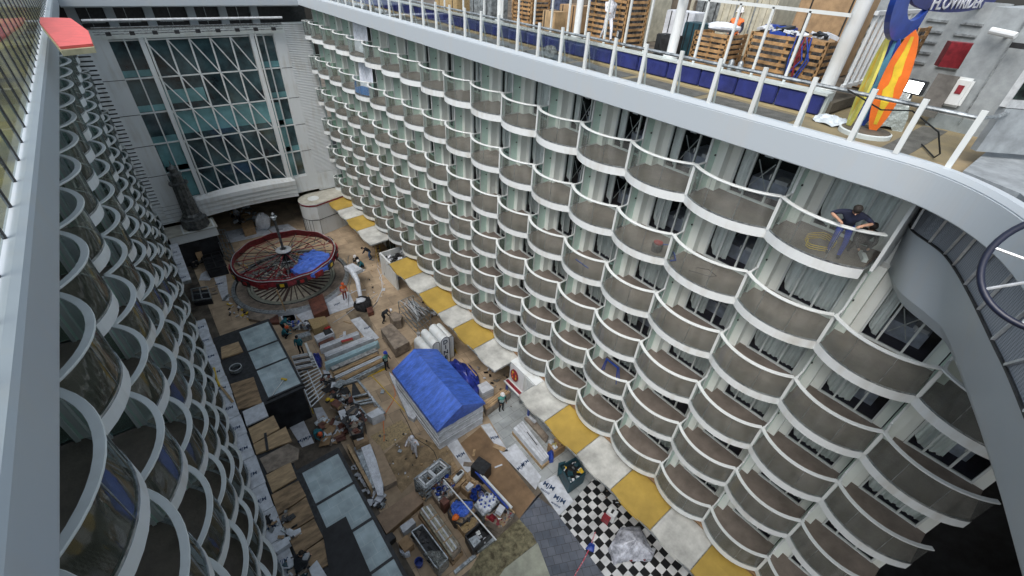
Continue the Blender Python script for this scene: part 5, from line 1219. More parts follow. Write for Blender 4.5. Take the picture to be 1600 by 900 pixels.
# dark pallets / vent frames left of carousel
def vent_grid(label, c, pts, h, nx, ny, m1, m2):
    P = Q(c, pts, h); t = thing("pallet_grid", label, "pallets", (*P[0], ZG)); inv = Matrix.Translation((-P[0].x, -P[0].y, -ZG)); b = MB()
    for i in range(nx+1): b.beam((*P[0].lerp(P[1], i/nx), ZG+h), (*P[3].lerp(P[2], i/nx), ZG+h), .09, .10, m1)
    for j in range(ny+1): b.beam((*P[0].lerp(P[3], j/ny), ZG+h+.01), (*P[1].lerp(P[2], j/ny), ZG+h+.01), .09, .09, m1)
    b.build("lattice", t).matrix_parent_inverse = inv
    b = MB(); b.prism(P, ZG+.02, ZG+h-.25, m2); b.build("base", t).matrix_parent_inverse = inv
    return t
vent_grid("stack of black crates with open lattice tops left of the carousel", S1, [(650, 200), (930, 130), (1035, 350), (730, 420)], .9, 2, 3, BLACK, DARK)
vent_grid("steel framed box with dark panes at the left wall below the carousel", S1, [(490, 720), (740, 680), (800, 860), (520, 900)], .6, 2, 2, STEEL, DARK)
quad_box("cardboard_piece", S1, [(545, 150), (620, 70), (655, 150), (590, 250)], 1.2, CARDT, "brown cardboard piece on the dark heap beside the lighthouse column", "cardboard", hb=.9)
rubble("scrap_heap", Q(S1, [(330, 0), (600, 60), (640, 300), (560, 400), (420, 330)]), ZG+.1, 130, [BLACK, BLACK, DARK, STEEL, GREYPLY], "dark scrap heap between the left cardboard strip and the black crates", "scrap", 91, .12, .5, "stuff", .6)
t, P, inv = frame_rack("wheeled steel stair frame right of the lighthouse column base", (250, 280, 7.5), [(650, 600), (760, 590), (870, 850), (700, 780)], 1.6, (.1, .4, .7, 1.0), STEEL, "stairs", "stair_frame", .04, 3)
rubble("hall_litter", Q(C5, [(430, 200), (560, 190), (660, 250), (620, 320), (480, 280)]), ZG+.1, 60, [CARD, CARDT, BLACK, STEEL], "litter and equipment inside the dark hall opening", "litter", 95, .15, .55, "stuff", .6)
o, P = quad_box("cardboard_crate", C5, [(505, 275), (580, 255), (590, 300), (520, 320)], .8, CARDT, "brown cardboard crate at the edge of the hall opening", "crate")
b = MB(); p = G(415, 358); b.blob((p.x, p.y, ZG+.9), (.75, .6, .95), SHEET, 12, 8, .12, 4); tag(b.build("wrapped_figure", smooth=True), "tall object wrapped in white plastic behind the carousel", "wrapped object")
rubble("carousel_litter", Q(C5, [(430, 780), (540, 820), (560, 880), (440, 850)]), ZG+.02, 40, [YELLOW, GREYPLY, CARD, BLACK], "yellow and grey scraps at the lower left of the carousel kerb", "litter", 96, .06, .3, "stuff", .3)
rubble("yard_litter", Q(S4, [(1180, 400), (1500, 330), (1600, 600), (1300, 760)]), ZG+.05, 55, [GREYPLY, CARD, RUSTB, STEEL, CARDT], "loose boards and papers beside the orange-helmeted worker", "litter", 97, .1, .7, "stuff", .07)
rubble("yard_litter", Q(S2, [(540, 200), (800, 200), (860, 300), (640, 300)]), ZG+.3, 50, [BLACK, STEEL, CARD, BLUEP], "tools and black bags around the crouching pair behind the skylight roof", "tools", 98, .08, .4, "stuff", .5)

rubble("yard_litter", Q(S3, [(330, 480), (560, 560), (900, 1100), (700, 1200), (420, 800)]), ZG+1.0, 120, [BLACK, BLKRUB, STEEL, GREYPLY, CARD, RUSTB], "torn black sheeting, strips and offcuts heaped over the scrap skip", "scrap", 121, .1, .75, "stuff", .08)
rubble("floor_scraps", Q(C7, [(690, 130), (900, 60), (1130, 190), (930, 360), (800, 300)]), ZG+.01, 60, [GREYPLY, CARD, BLACK, TIMBER], "small scraps scattered on the open floor around the white-clad worker", "litter", 122, .03, .14, "stuff", .3)
rubble("floor_scraps", Q(C5, [(1060, 380), (1300, 420), (1420, 700), (1250, 850), (1180, 650)]), ZG+.01, 50, [GREYPLY, CARD, BLACK, TIMBER], "small scraps scattered on the brown floor right of the carousel", "litter", 123, .04, .16, "stuff", .3)
rubble("shop_litter", Q(C5, [(1560, 640), (1600, 560), (1760, 800), (1700, 860)]), ZG+.02, 40, [GREYPLY, CARD, BLACK, STEEL], "boxes and scraps along the shop fronts behind the scaffold", "litter", 124, .1, .5, "stuff", .6)
rubble("shop_litter", Q(C6, [(1380, 500), (1600, 560), (1700, 700), (1560, 760), (1480, 560)]), ZG+.02, 50, [GREYPLY, CARD, BLACK, STEEL], "scraps on the pale floor in front of the blue shop", "litter", 125, .06, .3, "stuff", .4)

# ---- left roofs: cardboard strip, wooden boards, skylights --------
def roof_thing(label, ya, yb_, xa, xb, h, m=BLACK):
    t = thing("kiosk", label, "kiosk", ((xa+xb)/2, (ya+yb_)/2, ZG)); inv = Matrix.Translation((-(xa+xb)/2, -(ya+yb_)/2, -ZG))
    b = MB(); b.box2((xa+.15, ya+.15, ZG), (xb-.15, yb_-.15, ZG+h-.2), DARK); b.build("wall", t).matrix_parent_inverse = inv
    b = MB(); b.box2((xa, ya, ZG+h-.2), (xb, yb_, ZG+h-.06), m); b.build("roof_frame", t).matrix_parent_inverse = inv
    return t, inv
H3 = 3.0
def pane_roof(t, inv, xa, xb, cuts):
    for i in range(len(cuts)-1):
        b = MB(); b.box2((xa+.07, cuts[i+1]+.06, ZG+H3-.06), (xb-.07, cuts[i]-.06, ZG+H3-.02), FROST); b.build("glass_pane", t).matrix_parent_inverse = inv
    b = MB()
    for x in (xa, xb): b.box2((x-.06, cuts[-1]-.1, ZG+H3-.06), (x+.06, cuts[0]+.1, ZG+H3+.02), BLACK)
    for y in cuts: b.box2((xa+.06, y-.06, ZG+H3-.06), (xb-.06, y+.06, ZG+H3+.012), BLACK)
    b.build("glazing_bar", t).matrix_parent_inverse = inv
def yk(c, u, v): return Q(c, [(u, v)], H3)[0].y
k1, i1 = roof_thing("kiosk with three grey-blue skylight panes and boarded roof, nearer the carousel", 19.2, 26.8, -15.3, -11.85, H3)
c1 = [26.5, yk(C6, 148, 322), yk(C6, 195, 435), 19.5]
pane_roof(k1, i1, -13.85, -11.9, c1)
k2, i2 = roof_thing("kiosk with four grey-blue skylight panes and boarded roof at the bottom of the picture", 3.0, 17.9, -15.3, -13.95, H3)
b = MB(); b.box2((-13.95, 3.0, ZG+H3-.2), (-11.8, 14.1, ZG+H3-.06), BLACK); b.box2((-13.94, 3.1, ZG), (-11.95, 13.9, ZG+H3-.2), DARK); b.build("annexe", k2).matrix_parent_inverse = i2
c2 = [13.8, yk(C7, 600, 362), yk(C7, 700, 555), yk(C7, 812, 770), 4.6, 3.1]
pane_roof(k2, i2, -13.85, -11.9, c2)
b = MB(); q = Q(C7, [(430, 622), (558, 545), (700, 870), (720, 920), (480, 920)], H3+.08); b.prism(q, ZG+H3+.025, ZG+H3+.08, mat("black_board", (.022, .023, .026), .7, var=.2)); tag(b.build("black_board"), "large flat black board lying across the lower skylight panes", "board")
# broom on pane
b = MB(); p, q = Q(C6, [(100, 670), (175, 570)], H3+.05); b.tube([(*p, ZG+H3+.04), (*q, ZG+H3+.05)], .025, WHITE2, 6); b.box((q.x, q.y, ZG+H3+.05), (.12, .35, .08), YELLOW, Euler((0, 0, .7)).to_matrix()); tag(b.build("broom"), "white-handled broom with yellow head lying on the third skylight pane", "broom")
WB = [(C6, [(-220, 370), (-110, 335), (-80, 395), (-215, 440)], PLY, "boarded roof panel nearest the carousel, above the round duct"), (C6, [(-160, 600), (-15, 555), (40, 720), (-110, 760)], PLYD, "boarded roof panel just below the round duct"),
      (C6, [(-85, 772), (45, 712), (78, 798), (-60, 862)], CARD, "white roof panel between two brown ones"), (S4, [(75, 495), (475, 290), (570, 490), (155, 730)], PLY, "large light brown roof panel with a dark stain below the white one"), (S4, [(155, 745), (665, 465), (762, 690), (200, 895)], PLY, "light brown roof panel with a black batten on it"),
      (C7, [(88, 232), (245, 150), (305, 180), (297, 235), (130, 312)], GREYPLY, "grey cut-cornered roof panel"), (C7, [(122, 322), (258, 250), (290, 335), (158, 415)], PLY, "pale tan roof panel below the grey one"), (C7, [(153, 428), (300, 350), (342, 432), (190, 540)], PLYD, "mid brown roof panel below the pale tan one"),
      (C7, [(190, 548), (342, 440), (386, 550), (240, 640)], PLYD, "brown roof panel third from the bottom"), (C7, [(240, 648), (386, 558), (436, 660), (290, 760)], PLYD, "brown roof panel second from the bottom, beside the black board"), (C7, [(290, 768), (436, 668), (476, 800), (330, 872)], PLYD, "brown roof panel lowest in the row")]
for (c, pts, m_, lab) in WB:
    P = Q(c, pts, H3+.04); cc = sum(P, Vector((0, 0)))/len(P); P = [p.lerp(cc, .01) for p in P]; b = MB(); b.prism(P, ZG+H3-.055, ZG+H3+.03+.004*len(pts), m_); tag(b.build("roof_board"), lab, "board", "boards laid on the kiosk roofs")
b = MB(); p, q = Q(S4, [(345, 570), (380, 835)], H3+.08); b.beam((*p, ZG+H3+.08), (*q, ZG+H3+.08), .12, .07, BLACK); tag(b.build("black_batten"), "short black batten lying on a light brown roof panel", "batten")
p = G(369.5, 577.5, H3); b = MB(); b.lathe([(.34, 0), (.34, .25), (.30, .25), (.28, .02), (.001, .02)], STEEL, (p.x, p.y, ZG+H3-.03), 20, [STEEL, ALU, STEEL, BLACK]); tag(b.build("roof_duct", smooth=True), "round steel duct opening in the kiosk roof", "duct")
rubble("roof_clutter", Q(C7, [(120, 560), (240, 500), (300, 650), (200, 700)], H3), ZG+H3+.0, 40, [GREYPLY, PLYD, STEEL, BLACK, CARD], "scraps and a coiled hose on the boarded roof near the left balconies", "clutter", 99, .06, .35, "stuff", .3)
rubble("roof_clutter", Q(C7, [(240, 800), (340, 770), (380, 870), (260, 880)], H3), ZG+H3+.05, 50, [BLACK, GREYPLY, CARD, TEAL], "tools and cables around the seated worker at the bottom", "clutter", 100, .06, .35, "stuff", .5)
quad_box("white_carton", C7, [(158, 705), (238, 655), (255, 690), (178, 740)], H3+.35, CARD, "white carton on the boarded roof above the seated worker", "carton", hb=H3+.03)
quad_box("white_carton", C7, [(355, 830), (400, 782), (455, 870), (380, 890)], H3+.3, CARD, "white printed carton right of the seated worker at the bottom edge", "carton", hb=H3+.03)
# cardboard-covered strip under left balconies
cs = thing("cardboard_canopy", "long pale canopy protected by printed cardboard under the left balconies", "canopy", (-15.8, 18, ZG)); inv = Matrix.Translation((15.8, -18, -ZG))
b = MB(); b.box2((-16.9, -4, ZG+2.75), (-15.36, 29.2, ZG+3.0), STEEL); b.build("canopy_slab", cs).matrix_parent_inverse = inv
y = 29.1; k = 0
while y > 6:
    L = 1.45+.2*((k*7) % 3); b = MB(); b.box2((-16.9, y-L+.03, ZG+3.0), (-15.32-.03*(k % 2), y, ZG+3.03+.004*(k % 2)), CARD); o = b.build("cardboard_sheet", cs); o.matrix_parent_inverse = inv
    t = put_text("MJM", .27, INK, Matrix.Translation((-15.75, y-L*.55, ZG+3.042)) @ Matrix.Rotation(R_(-8), 4, 'Z'), o, .003, .001); y -= L; k += 1
cs2 = thing("cardboard_canopy", "short pale cardboard-covered canopy below the lighthouse column", "canopy", (-15.8, 38, ZG)); inv = Matrix.Translation((15.8, -38, -ZG))
b = MB(); b.box2((-16.9, 34.7, ZG+2.75), (-15.3, 41.2, ZG+3.0), STEEL); b.build("canopy_slab", cs2).matrix_parent_inverse = inv
for k in range(3): b = MB(); b.box2((-16.9, 34.75+2.15*k, ZG+3.0), (-15.27, 34.75+2.15*(k+1)-.04, ZG+3.035), CARD); o = b.build("cardboard_sheet", cs2); o.matrix_parent_inverse = inv; put_text("MJM", .27, INK, Matrix.Translation((-15.75, 35.3+2.15*k, ZG+3.05)), o, .003, .001)
b = MB(); pts = [Vector((*G(250+a_/4, 280+b_/4, 3.05), ZG+3.06)) for a_, b_ in [(330, 1180), (345, 1230), (370, 1290)]]
b.tube([Vector((*G(334, 575, 3.1), ZG+3.1)), Vector((*G(338, 592, 3.1), ZG+3.15)), Vector((*G(343, 603, 3.1), ZG+3.1))], .07, YELLOW, 6); tag(b.build("yellow_sling", smooth=True), "yellow lifting sling lying on the cardboard canopy", "sling")
b = MB(); p, q = G(345, 604, 3.1), G(364, 628, 3.1); b.beam((*p, ZG+3.1), (*q, ZG+3.1), .12, .05, TIMBER); tag(b.build("timber_batten"), "pale timber batten across the edge of the cardboard canopy", "batten")

# ---- lighthouse column on its platform, kiosk drum ----------------
pf = thing("column_platform", "white canopy platform carrying the bronze column at the far left corner", "platform", (-13.9, 42.8, -14.2))
b = MB(); b.box2((-1.85, -.75, -.9), (1.8, 1.2, -.1), WHITE2); b.box2((-1.95, -.85, -.1), (1.9, 1.2, 0), mat("stained_white", (.5, .5, .44), .6, col2=(.33, .32, .27), scale=1.5)); b.build("slab", pf)
b = MB(); b.box2((-.75, -.95, 0.0), (1.75, .9, .10), RAILW); b.box2((-.6, -.8, .1), (1.6, .8, .16), mat("stained_white", (.5, .5, .44))); b.build("plinth", pf)
b = MB(); b.box2((-1.7, -.6, -3.3), (1.6, 1.2, -.9), DARK); b.build("base_wall", pf)
lh = thing("bronze_column", "dark fluted bronze lighthouse column with lantern top standing on the white platform", "column", (-13.45, 42.7, -14.04))
b = MB(); b.lathe([(1.05, 0), (1.0, .85), (.75, .95), (.72, 1.15)], BRASS, n=8); b.build("base", lh)
b = MB(); rows = []
for (r, z) in ((.74, 1.15), (.62, 1.3), (.52, 3.9), (.55, 3.95)): rows.append([((r-(.05 if k % 2 else 0))*math.cos(2*math.pi*k/24), (r-(.05 if k % 2 else 0))*math.sin(2*math.pi*k/24), z) for k in range(24)])
b.grid(rows, BRASS, True); b.build("shaft", lh)
b = MB(); b.lathe([(.55, 3.95), (.70, 4.0), (.70, 4.12), (.42, 4.15), (.40, 4.75), (.52, 4.8), (.5, 4.9), (.30, 5.0), (.26, 5.3), (.34, 5.34), (.05, 5.65), (.02, 6.0)], BRASS, n=16)
for k in range(8): t_ = 2*math.pi*k/8; b.beam((.62*math.cos(t_), .62*math.sin(t_), 4.12), (.62*math.cos(t_), .62*math.sin(t_), 4.45), .03, .03, BRASS)
b.build("lantern", lh)
dk = thing("drum_kiosk", "white rounded kiosk with dark red top band at the far right corner", "kiosk", (-3.2, 42.6, ZG)); 
pl = [(1.4*math.cos(t_)-.0, 1.4*math.sin(t_)) for t_ in [math.pi*(.5+k/14) for k in range(12)]]
pl = [(0.2, 1.4)]+pl+[(-.2, -1.35), (3.3, -.55), (3.5, 1.4)]
b = MB(); b.prism(pl, 0, 3.25, WHITE2); b.build("wall", dk)
b = MB(); b.prism([(p[0]*1.03, p[1]*1.03) for p in pl], 3.25, 3.40, DRED, WHITE2); b.prism([(p[0]*1.03, p[1]*1.03) for p in pl], 3.405, 3.50, WHITE2, mat("stained_white", (.5, .5, .44))); b.build("top_band", dk)
b = MB(); n_ = len(pl)
for i in range(2, n_-2): 
    p, q = Vector(pl[i])*1.012, Vector(pl[i+1])*1.012; b.beam((p.x, p.y, 1.75), (q.x, q.y, 1.75), .03, .04, BLACK); b.beam((p.x, p.y, .05), (p.x, p.y, 1.75), .03, .03, BLACK)
b.build("black_outline", dk)
b = MB(); b.lathe([(.001, 0), (.55, 0), (.55, .03), (.45, .04), (.44, .0)], RAILW, (0, 0, 3.51), 24); b.build("hatch", dk)

# ---- awnings ------------------------------------------------------
groups = [[41.9, 39.45, 37.2, 34.6, 31.6], [28.08, 25.36, 23.09, 20.26, 18.26, 15.77, 13.36], [11.0, 8.68, 6.13, 3.72, 1.28, -.86, -3.2]]
first = ['Y', 'Y', 'W']
gn = ["far", "middle", "near"]
for gi, cuts in enumerate(groups):
    col = first[gi]; cn = {'Y': 0, 'W': 0}
    for i in range(len(cuts)-1):
        y1_, y0_ = cuts[i], cuts[i+1]; m_ = YEL if col == 'Y' else AWW; cn[col] += 1
        b = MB(); N = 10; rows = []
        for k in range(N+1):
            t_ = k/N; yy = y0_+(y1_-y0_)*t_; bow = .22*math.sin(math.pi*t_)
            rows.append([(-2.02-.16*math.sin(math.pi*t_), yy, -14.42), (-2.0-.15*math.sin(math.pi*t_), yy, -14.33), (-.9, yy, -14.28+.05*math.sin(math.pi*t_)), (.35, yy, -14.26), (.35, yy, -14.34), (-2.0, yy, -14.42)])
        b.grid(rows, m_); b.face(rows[0][:5], m_); b.face(rows[-1][:5][::-1], m_)
        for k in (0, 10):
            for q in range(3): b.beam(rows[k][1+q] if q else rows[k][1], rows[k][min(2+q, 3)], .03, .03, STEEL)
        b.beam((-2.1, y0_, -14.36), (-2.1, y1_, -14.36), .05, .06, STEEL)
        o = b.build("awning"); nm = "yellow" if col == 'Y' else "white"
        tag(o, f"{nm} fabric awning, {ORD[cn[col]-1]} {nm} one from the end wall in the {gn[gi]} row", "awning", "alternating yellow and white awnings below the right balconies")
        col = 'W' if col == 'Y' else 'Y'
# posts and side screens under awnings
b = MB()
# shop with logo between awnings
sh = thing("shop_kiosk", "white shop front with round red and yellow emblem between the awning rows", "shop", (-.6, 12.2, ZG)); inv = Matrix.Translation((.6, -12.2, -ZG))
b = MB(); b.box2((-.75, 10.9, -15.9), (.4, 13.4, -14.2), WHITE2); b.build("fascia", sh).matrix_parent_inverse = inv
b = MB()
for k in range(6): b.box2((-.80, 11.1+k*.16, -15.6), (-.75, 11.18+k*.16, -14.3), RAILW)
b.build("corrugation", sh).matrix_parent_inverse = inv
b = MB(); b.box2((-1.15, 10.9, -16.0), (-.7, 13.5, -15.92), RAILW); b.box2((-1.05, 11.0, -15.92), (-.85, 13.4, -15.86), DRED); b.build("ledge", sh).matrix_parent_inverse = inv
b = MB(); b.box2((-1.0, 11.0, ZG), (-.9, 11.12, -16.0), BLUEP); b.box2((-1.0, 13.3, ZG), (-.9, 13.42, -16.0), BLUEP); b.box2((-1.0, 11.12, -16.3), (-.92, 13.3, -16.0), BLUEP); b.build("blue_door_frame", sh).matrix_parent_inverse = inv
eb = thing("round_emblem", "round red and yellow emblem on the white shop fascia", "sign", (-.79, 12.85, -15.05))
b = MB(); ring = [(-.0, .36*math.cos(t_), .5*math.sin(t_)) for t_ in [2*math.pi*k/28 for k in range(28)]]; b.face(ring, DRED); b.face([(p[0]-.05, p[1], p[2]) for p in ring][::-1], DRED); b.grid([ring, [(p[0]-.05, p[1], p[2]) for p in ring]], DRED, True); b.build("disc", eb)
b = MB()
for k in range(7): t_ = .9*k; b.blob((-.06, .2*math.cos(t_), .3*math.sin(t_)), (.02, .07, .11), (ORANGE, YELLOW, RED)[k % 3], 8, 5, .1, k)
b.build("motif", eb)
# blinds and wall of open shop at middle awnings
for k, (ya_, yb_) in enumerate(((28.3, 31.3),)):
    t = thing("shop_kitchen", "open shop counter crowded with steel equipment in the gap between far and middle awnings", "counter", (-.6, 30, ZG)); inv = Matrix.Translation((.6, -30, -ZG))
    b = MB(); b.box2((-1.5, ya_, ZG), (-1.35, yb_, ZG+2.3), WHITE2); b.box2((-1.5, yb_, ZG), (.8, yb_+.1, ZG+2.3), WHITE2); b.build("front", t).matrix_parent_inverse = inv
    o = rubble("equipment", [Vector((-1.3, ya_+.1)), Vector((.6, ya_+.1)), Vector((.6, yb_-.1)), Vector((-1.3, yb_-.1))], ZG+1.6, 70, [STEEL, BLACK, ALU, BLACK, CARD], None, None, 111, .1, .5, "stuff", .5, t); o.matrix_parent_inverse = inv

# ---- details on the right balconies --------------------------------
def ball(x, y, r): return x, y, ZR[r]+.335
# blue folding trestle, row 5 k 3->2
tl = thing("trestle", "blue folding trestle standing on a lower balcony", "trestle", (.45, 6.9, ZR[5]+.335))
b = MB()
for s_ in (-1, 1):
    b.tube([(s_*.12, -.55, 0), (s_*.05, -.35, .95)], .03, BLUEP, 5); b.tube([(-s_*.12, .5, 0), (-s_*.05, .4, .95)], .03, BLUEP, 5)
b.build("leg_frame", tl); b = MB(); b.beam((0, -.4, .95), (0, .45, .95), .09, .05, BLUEP); b.build("crossbar", tl)
vc = thing("vacuum", "black and red drum vacuum with hose on an upper balcony", "vacuum", (.15, 6.2, ZR[2]+.335))
b = MB(); b.lathe([(.001, 0), (.2, 0), (.22, .3), (.19, .34), (.001, .36)], BLACK, n=16); b.build("drum", vc, smooth=True)
b = MB(); b.lathe([(.17, .33), (.18, .40), (.001, .46)], RED, n=16); b.build("lid", vc, smooth=True)
b = MB(); b.tube([(.1, -.1, .3), (.3, -.35, .35), (.2, -.7, .1), (0, -.9, .04), (-.2, -.8, .03)], .035, BLUEP, 6); b.build("hose", vc, smooth=True)
b = MB(); b.tube([(.3+.5*math.cos(t_)*(1+.1*math.sin(3*t_)), 1.3+.35*math.sin(t_)*(1+.15*math.sin(5*t_)), .345+.004*k) for k, t_ in enumerate([.42*j for j in range(50)])], .012, YELLOW, 4); tag(b.build("cable"), "tangled yellow cable on the top balcony floor beside the blue-clad worker", "cable")
b = MB(); b.tube([(.1, 4.4, ZR[2]+.345), (.45, 4.55, ZR[2]+.345), (.7, 4.2, ZR[2]+.345), (.55, 3.8, ZR[2]+.345), (.3, 3.95, ZR[2]+.345), (.15, 4.35, ZR[2]+.345), (.0, 4.6, ZR[2]+.345)], .012, BLACK, 4); tag(b.build("cable"), "thin black cable looped on the second-row balcony near the top", "cable")
b = MB(); b.beam((.3, 10.3, ZR[3]+.36), (.25, 9.4, ZR[3]+.36), .05, .03, BLUEP); tag(b.build("blue_rod"), "blue rod lying on a third-row balcony floor", "rod")
b = MB(); b.box((0.55, .25, .42), (.5, .12, .12), WHITE2, Euler((0, 0, .5)).to_matrix()); tag(b.build("white_tube"), "white tube at the feet of the workers on the top balcony", "tube")
# plastic curtains on column 12
for r, lab in ((1, "white pleated plastic sheet hung over a far top-row balcony"), (2, "white pleated plastic sheet hung on the balcony below, over a blue tarp")):
    b = MB(); top = []; bot = []
    for i in range(41):
        yy = 32.3+2.45*i/40; xx = .42+.05*math.sin(i*1.9)+.10*math.sin(math.pi*i/40)
        top.append((xx, yy, ZR[r]+2.5-.25*(i/40 > .9))); bot.append((xx-.1, yy, ZR[r]+.4))
    b.grid([top, bot], SHEET); tag(b.build("plastic_sheet", smooth=True), lab, "sheet")
b = MB(); A1_ = arc(12, -.05, 2.66); rows = [[(x, 32.2+y, ZR[2]+.45) for x, y in A1_], [(x+.05, 32.2+y, ZR[2]+.95+.12*math.sin(y*3)) for x, y in A1_]]; b.grid(rows, mat("sky_blue_tarp", (.03, .22, .6), .4, bump=.5)); tag(b.build("blue_tarp"), "light blue tarp behind the glass of a far second-row balcony", "tarp")

# ---- right upper deck ---------------------------------------------
gr = thing("glass_railing", "white posted railing with round tube rail along the right rim", "railing", (-.6, 15, 3.46)); inv = Matrix.Translation((.6, -15, -3.46))
ys = [-.34, .65, 1.63, 2.93, 4.2, 5.5, 6.78, 8.1, 9.37, 10.65]
while ys[-1] < 42: ys.append(ys[-1]+1.31)
for i, y in enumerate(ys):
    b = MB(); b.beam((-.6, y, 3.45), (-.6, y, 4.64), .07, .11, RAILW); b.beam((-.25, y, 3.28), (-.5, y, 4.25), .03, .06, RAILW); b.build("post", gr).matrix_parent_inverse = inv
b = MB(); b.tube([(-.42, -.34, 4.46), (-.42, 42, 4.46)], .045, STEEL, 8); b.tube([(-.4, -.3, 4.46), (.2, -.5, 4.46), (1.0, -.55, 4.44)], .045, STEEL, 8); b.build("tube_rail", gr).matrix_parent_inverse = inv
RG = glassy("clear_windscreen", (0.80, 0.84, 0.83), .5, .03)
for i in range(len(ys)-1):
    b = MB(); b.face([(-.585, ys[i]+.05, 3.5), (-.585, ys[i+1]-.05, 3.5), (-.585, ys[i+1]-.05, 4.42), (-.585, ys[i]+.05, 4.42)], RG); b.build("glass", gr).matrix_parent_inverse = inv
pd = thing("padded_wall", "navy padded low wall with white top running along the upper deck", "wall", (2.05, 20, 3.26)); inv = Matrix.Translation((-2.05, -20, -3.26))
y = 3.35; k = 0
while y < 42:
    b = MB(); b.box2((2.0, y+.02, 3.28), (2.14, y+1.36, 3.80+.02*(k % 2)), NAVY); o = b.build("pad", pd, bevel=.03); o.matrix_parent_inverse = inv; y += 1.38; k += 1
b = MB(); b.box2((1.97, 3.3, 3.83), (2.4, 42, 3.90), RAILW); b.box2((2.15, 3.3, 3.26), (2.4, 42, 3.83), WHITE); b.build("coping", pd).matrix_parent_inverse = inv
b = MB(); b.box2((1.62, 3.2, 3.264), (1.98, 42, 3.268), mat("tan_kerb", (.42, .33, .17), .7)); b.build("deck_line"); struct(bpy.context.scene.objects["deck_line"])
b = MB()
for i in range(12): b.box2((.1, 3.5+3.1*i, 3.262), (1.35, 6.3+3.1*i, 3.270), DECKG)
o = b.build("deck_mats"); struct(o)
b = MB(); b.box2((.3, .55, 3.262), (4.0, 1.15, 3.271), DECKG); struct(b.build("deck_mats"))
wf = thing("white_fence", "tall white tubular frame standing on the padded wall", "fence", (2.3, 8, 3.9)); inv = Matrix.Translation((-2.3, -8, -3.9))
for y in (4.78, 5.86, 6.92, 8.06, 10.3, 11.3, 12.4, 13.5, 14.6, 15.7, 16.9, 18.1, 19.4, 21, 23, 25):
    b = MB(); b.beam((2.3, y, 3.9), (2.3, y, 5.82), .07, .07, RAILW); b.build("post", wf).matrix_parent_inverse = inv
b = MB(); b.beam((2.3, 3.7, 5.82), (2.3, 9.2, 5.82), .07, .09, RAILW); b.build("top_rail", wf).matrix_parent_inverse = inv
for i, (y, w) in enumerate(((9.25, .36), (3.63, .40), (14.3, .3), (20, .3))):
    b = MB(); b.cyl((2.6, y), w/2, 3.5, 9.0, WHITE2, 16); b.cyl((2.6, y), w/2+.1, 3.5, 3.95, WHITE2, 16); tag(b.build("deck_pillar", smooth=True), ["white round pillar between timber stack and slatted crates", "thick white round pillar nearest the surfboards", "white round pillar left of the walking worker", "farthest white round pillar on the upper deck"][i], "pillar", "white pillars on the upper deck")
struct(sheet("cargo_deck", [(2.4, 3.2), (14, 3.2), (14, 42), (2.4, 42)], 3.62, .3, DIRTY))
# slatted crates
def slat_crate(label, x, y, w, d, h, rz, fill=True, z=3.64, n=7):
    t = thing("slatted_crate", label, "crate", (x, y, z), rz, "slatted timber crates on the upper deck")
    for (sx_, sy_) in ((-1, -1), (-1, 1), (1, -1), (1, 1)):
        b = MB(); b.box((sx_*w/2, sy_*d/2, h/2), (.09, .09, h), PALLET); b.build("corner_post", t)
    for nm, (cx, cy, dx, dy) in (("front_slats", (-w/2-.03, 0, .03, d)), ("side_slats", (0, -d/2-.03, w, .03)), ("side_slats", (0, d/2+.03, w, .03))):
        b = MB()
        for k in range(n): b.box((cx, cy, .08+(h-.14)*k/(n-1)), (dx, dy, .10), PALLET)
        if nm == "front_slats":
            for f in (-.33, 0, .33): b.box((cx+.035, f*d, h/2), (.03, .08, h), PALLET)
        b.build(nm, t)
    if fill: b = MB(); b.box((0, 0, h/2-.05), (w-.12, d-.12, h-.15), mat("crate_load", (.20, .2, .2), .8, var=.5, scale=5)); b.build("load", t)
    return t
slat_crate("slatted timber crate left of the gap, with a white sack on top", 4.1, 8.3, 1.2, 1.35, 1.15, 0)
slat_crate("widest slatted timber crate with crumpled sheets on top", 4.4, 5.75, 1.1, 2.5, 1.35, 0)
slat_crate("tall slatted timber stack behind the walking worker", 4.3, 13.6, 1.4, 2.2, 2.6, 0, n=13)
slat_crate("slatted timber crate behind the pillar nearest the surfboards", 6.2, 3.4, 1.2, 1.2, 1.9, 0, n=9)
slat_crate("small slatted crate far along the upper deck", 4.3, 19.5, 1.2, 1.5, 1.3, 0)
b = MB(); b.blob((4.1, 8.3, 4.95), (.55, .6, .16), SHEET, 14, 7, .06, 4); tag(b.build("sack", smooth=True), "white sack with blue print lying on the left slatted crate", "sack")
rubble("crumpled_sheets", [Vector((4.0, 4.8)), Vector((4.8, 4.8)), Vector((4.8, 6.8)), Vector((4.0, 6.8))], 4.98, 40, [SHEET, CARD, BLACK, CARD], "crumpled white sheets on the wide slatted crate", "sheets", 131, .1, .4, "stuff", .3)
b = MB()
for k in range(10): 
    yy = 5.0+.05*k; b.tube([(3.72, yy, 5.05), (3.70+.03*math.sin(k), yy-.1+.25*math.sin(k*1.7), 4.4), (3.72, yy+.12*math.cos(k), 3.75)], .025, (BLUEP, DRED, BLACK)[k % 3], 5)
tag(b.build("lifting_straps", smooth=True), "bundle of blue and red lifting straps hanging over the wide crate", "straps")
for k, (x, y, lab) in enumerate(((7.0, 14.6, "cream shipping container behind the timber stack"), (8.2, 9.2, "cream shipping container behind the person in the orange vest"))):
    t = thing("container", lab, "container", (x, y, 3.64)); b = MB()
    b.box((0, 0, 1.3), (2.0, 2.4, 2.6), CONT)
    for j in range(8): b.box((-1.03, -1.1+.31*j, 1.3), (.08, .14, 2.4), CONT)
    b.build("body", t); b = MB()
    for yy in (-.4, .4): b.tube([(-1.1, yy, .1), (-1.1, yy, 2.5)], .025, STEEL, 5)
    b.build("lock_bar", t)
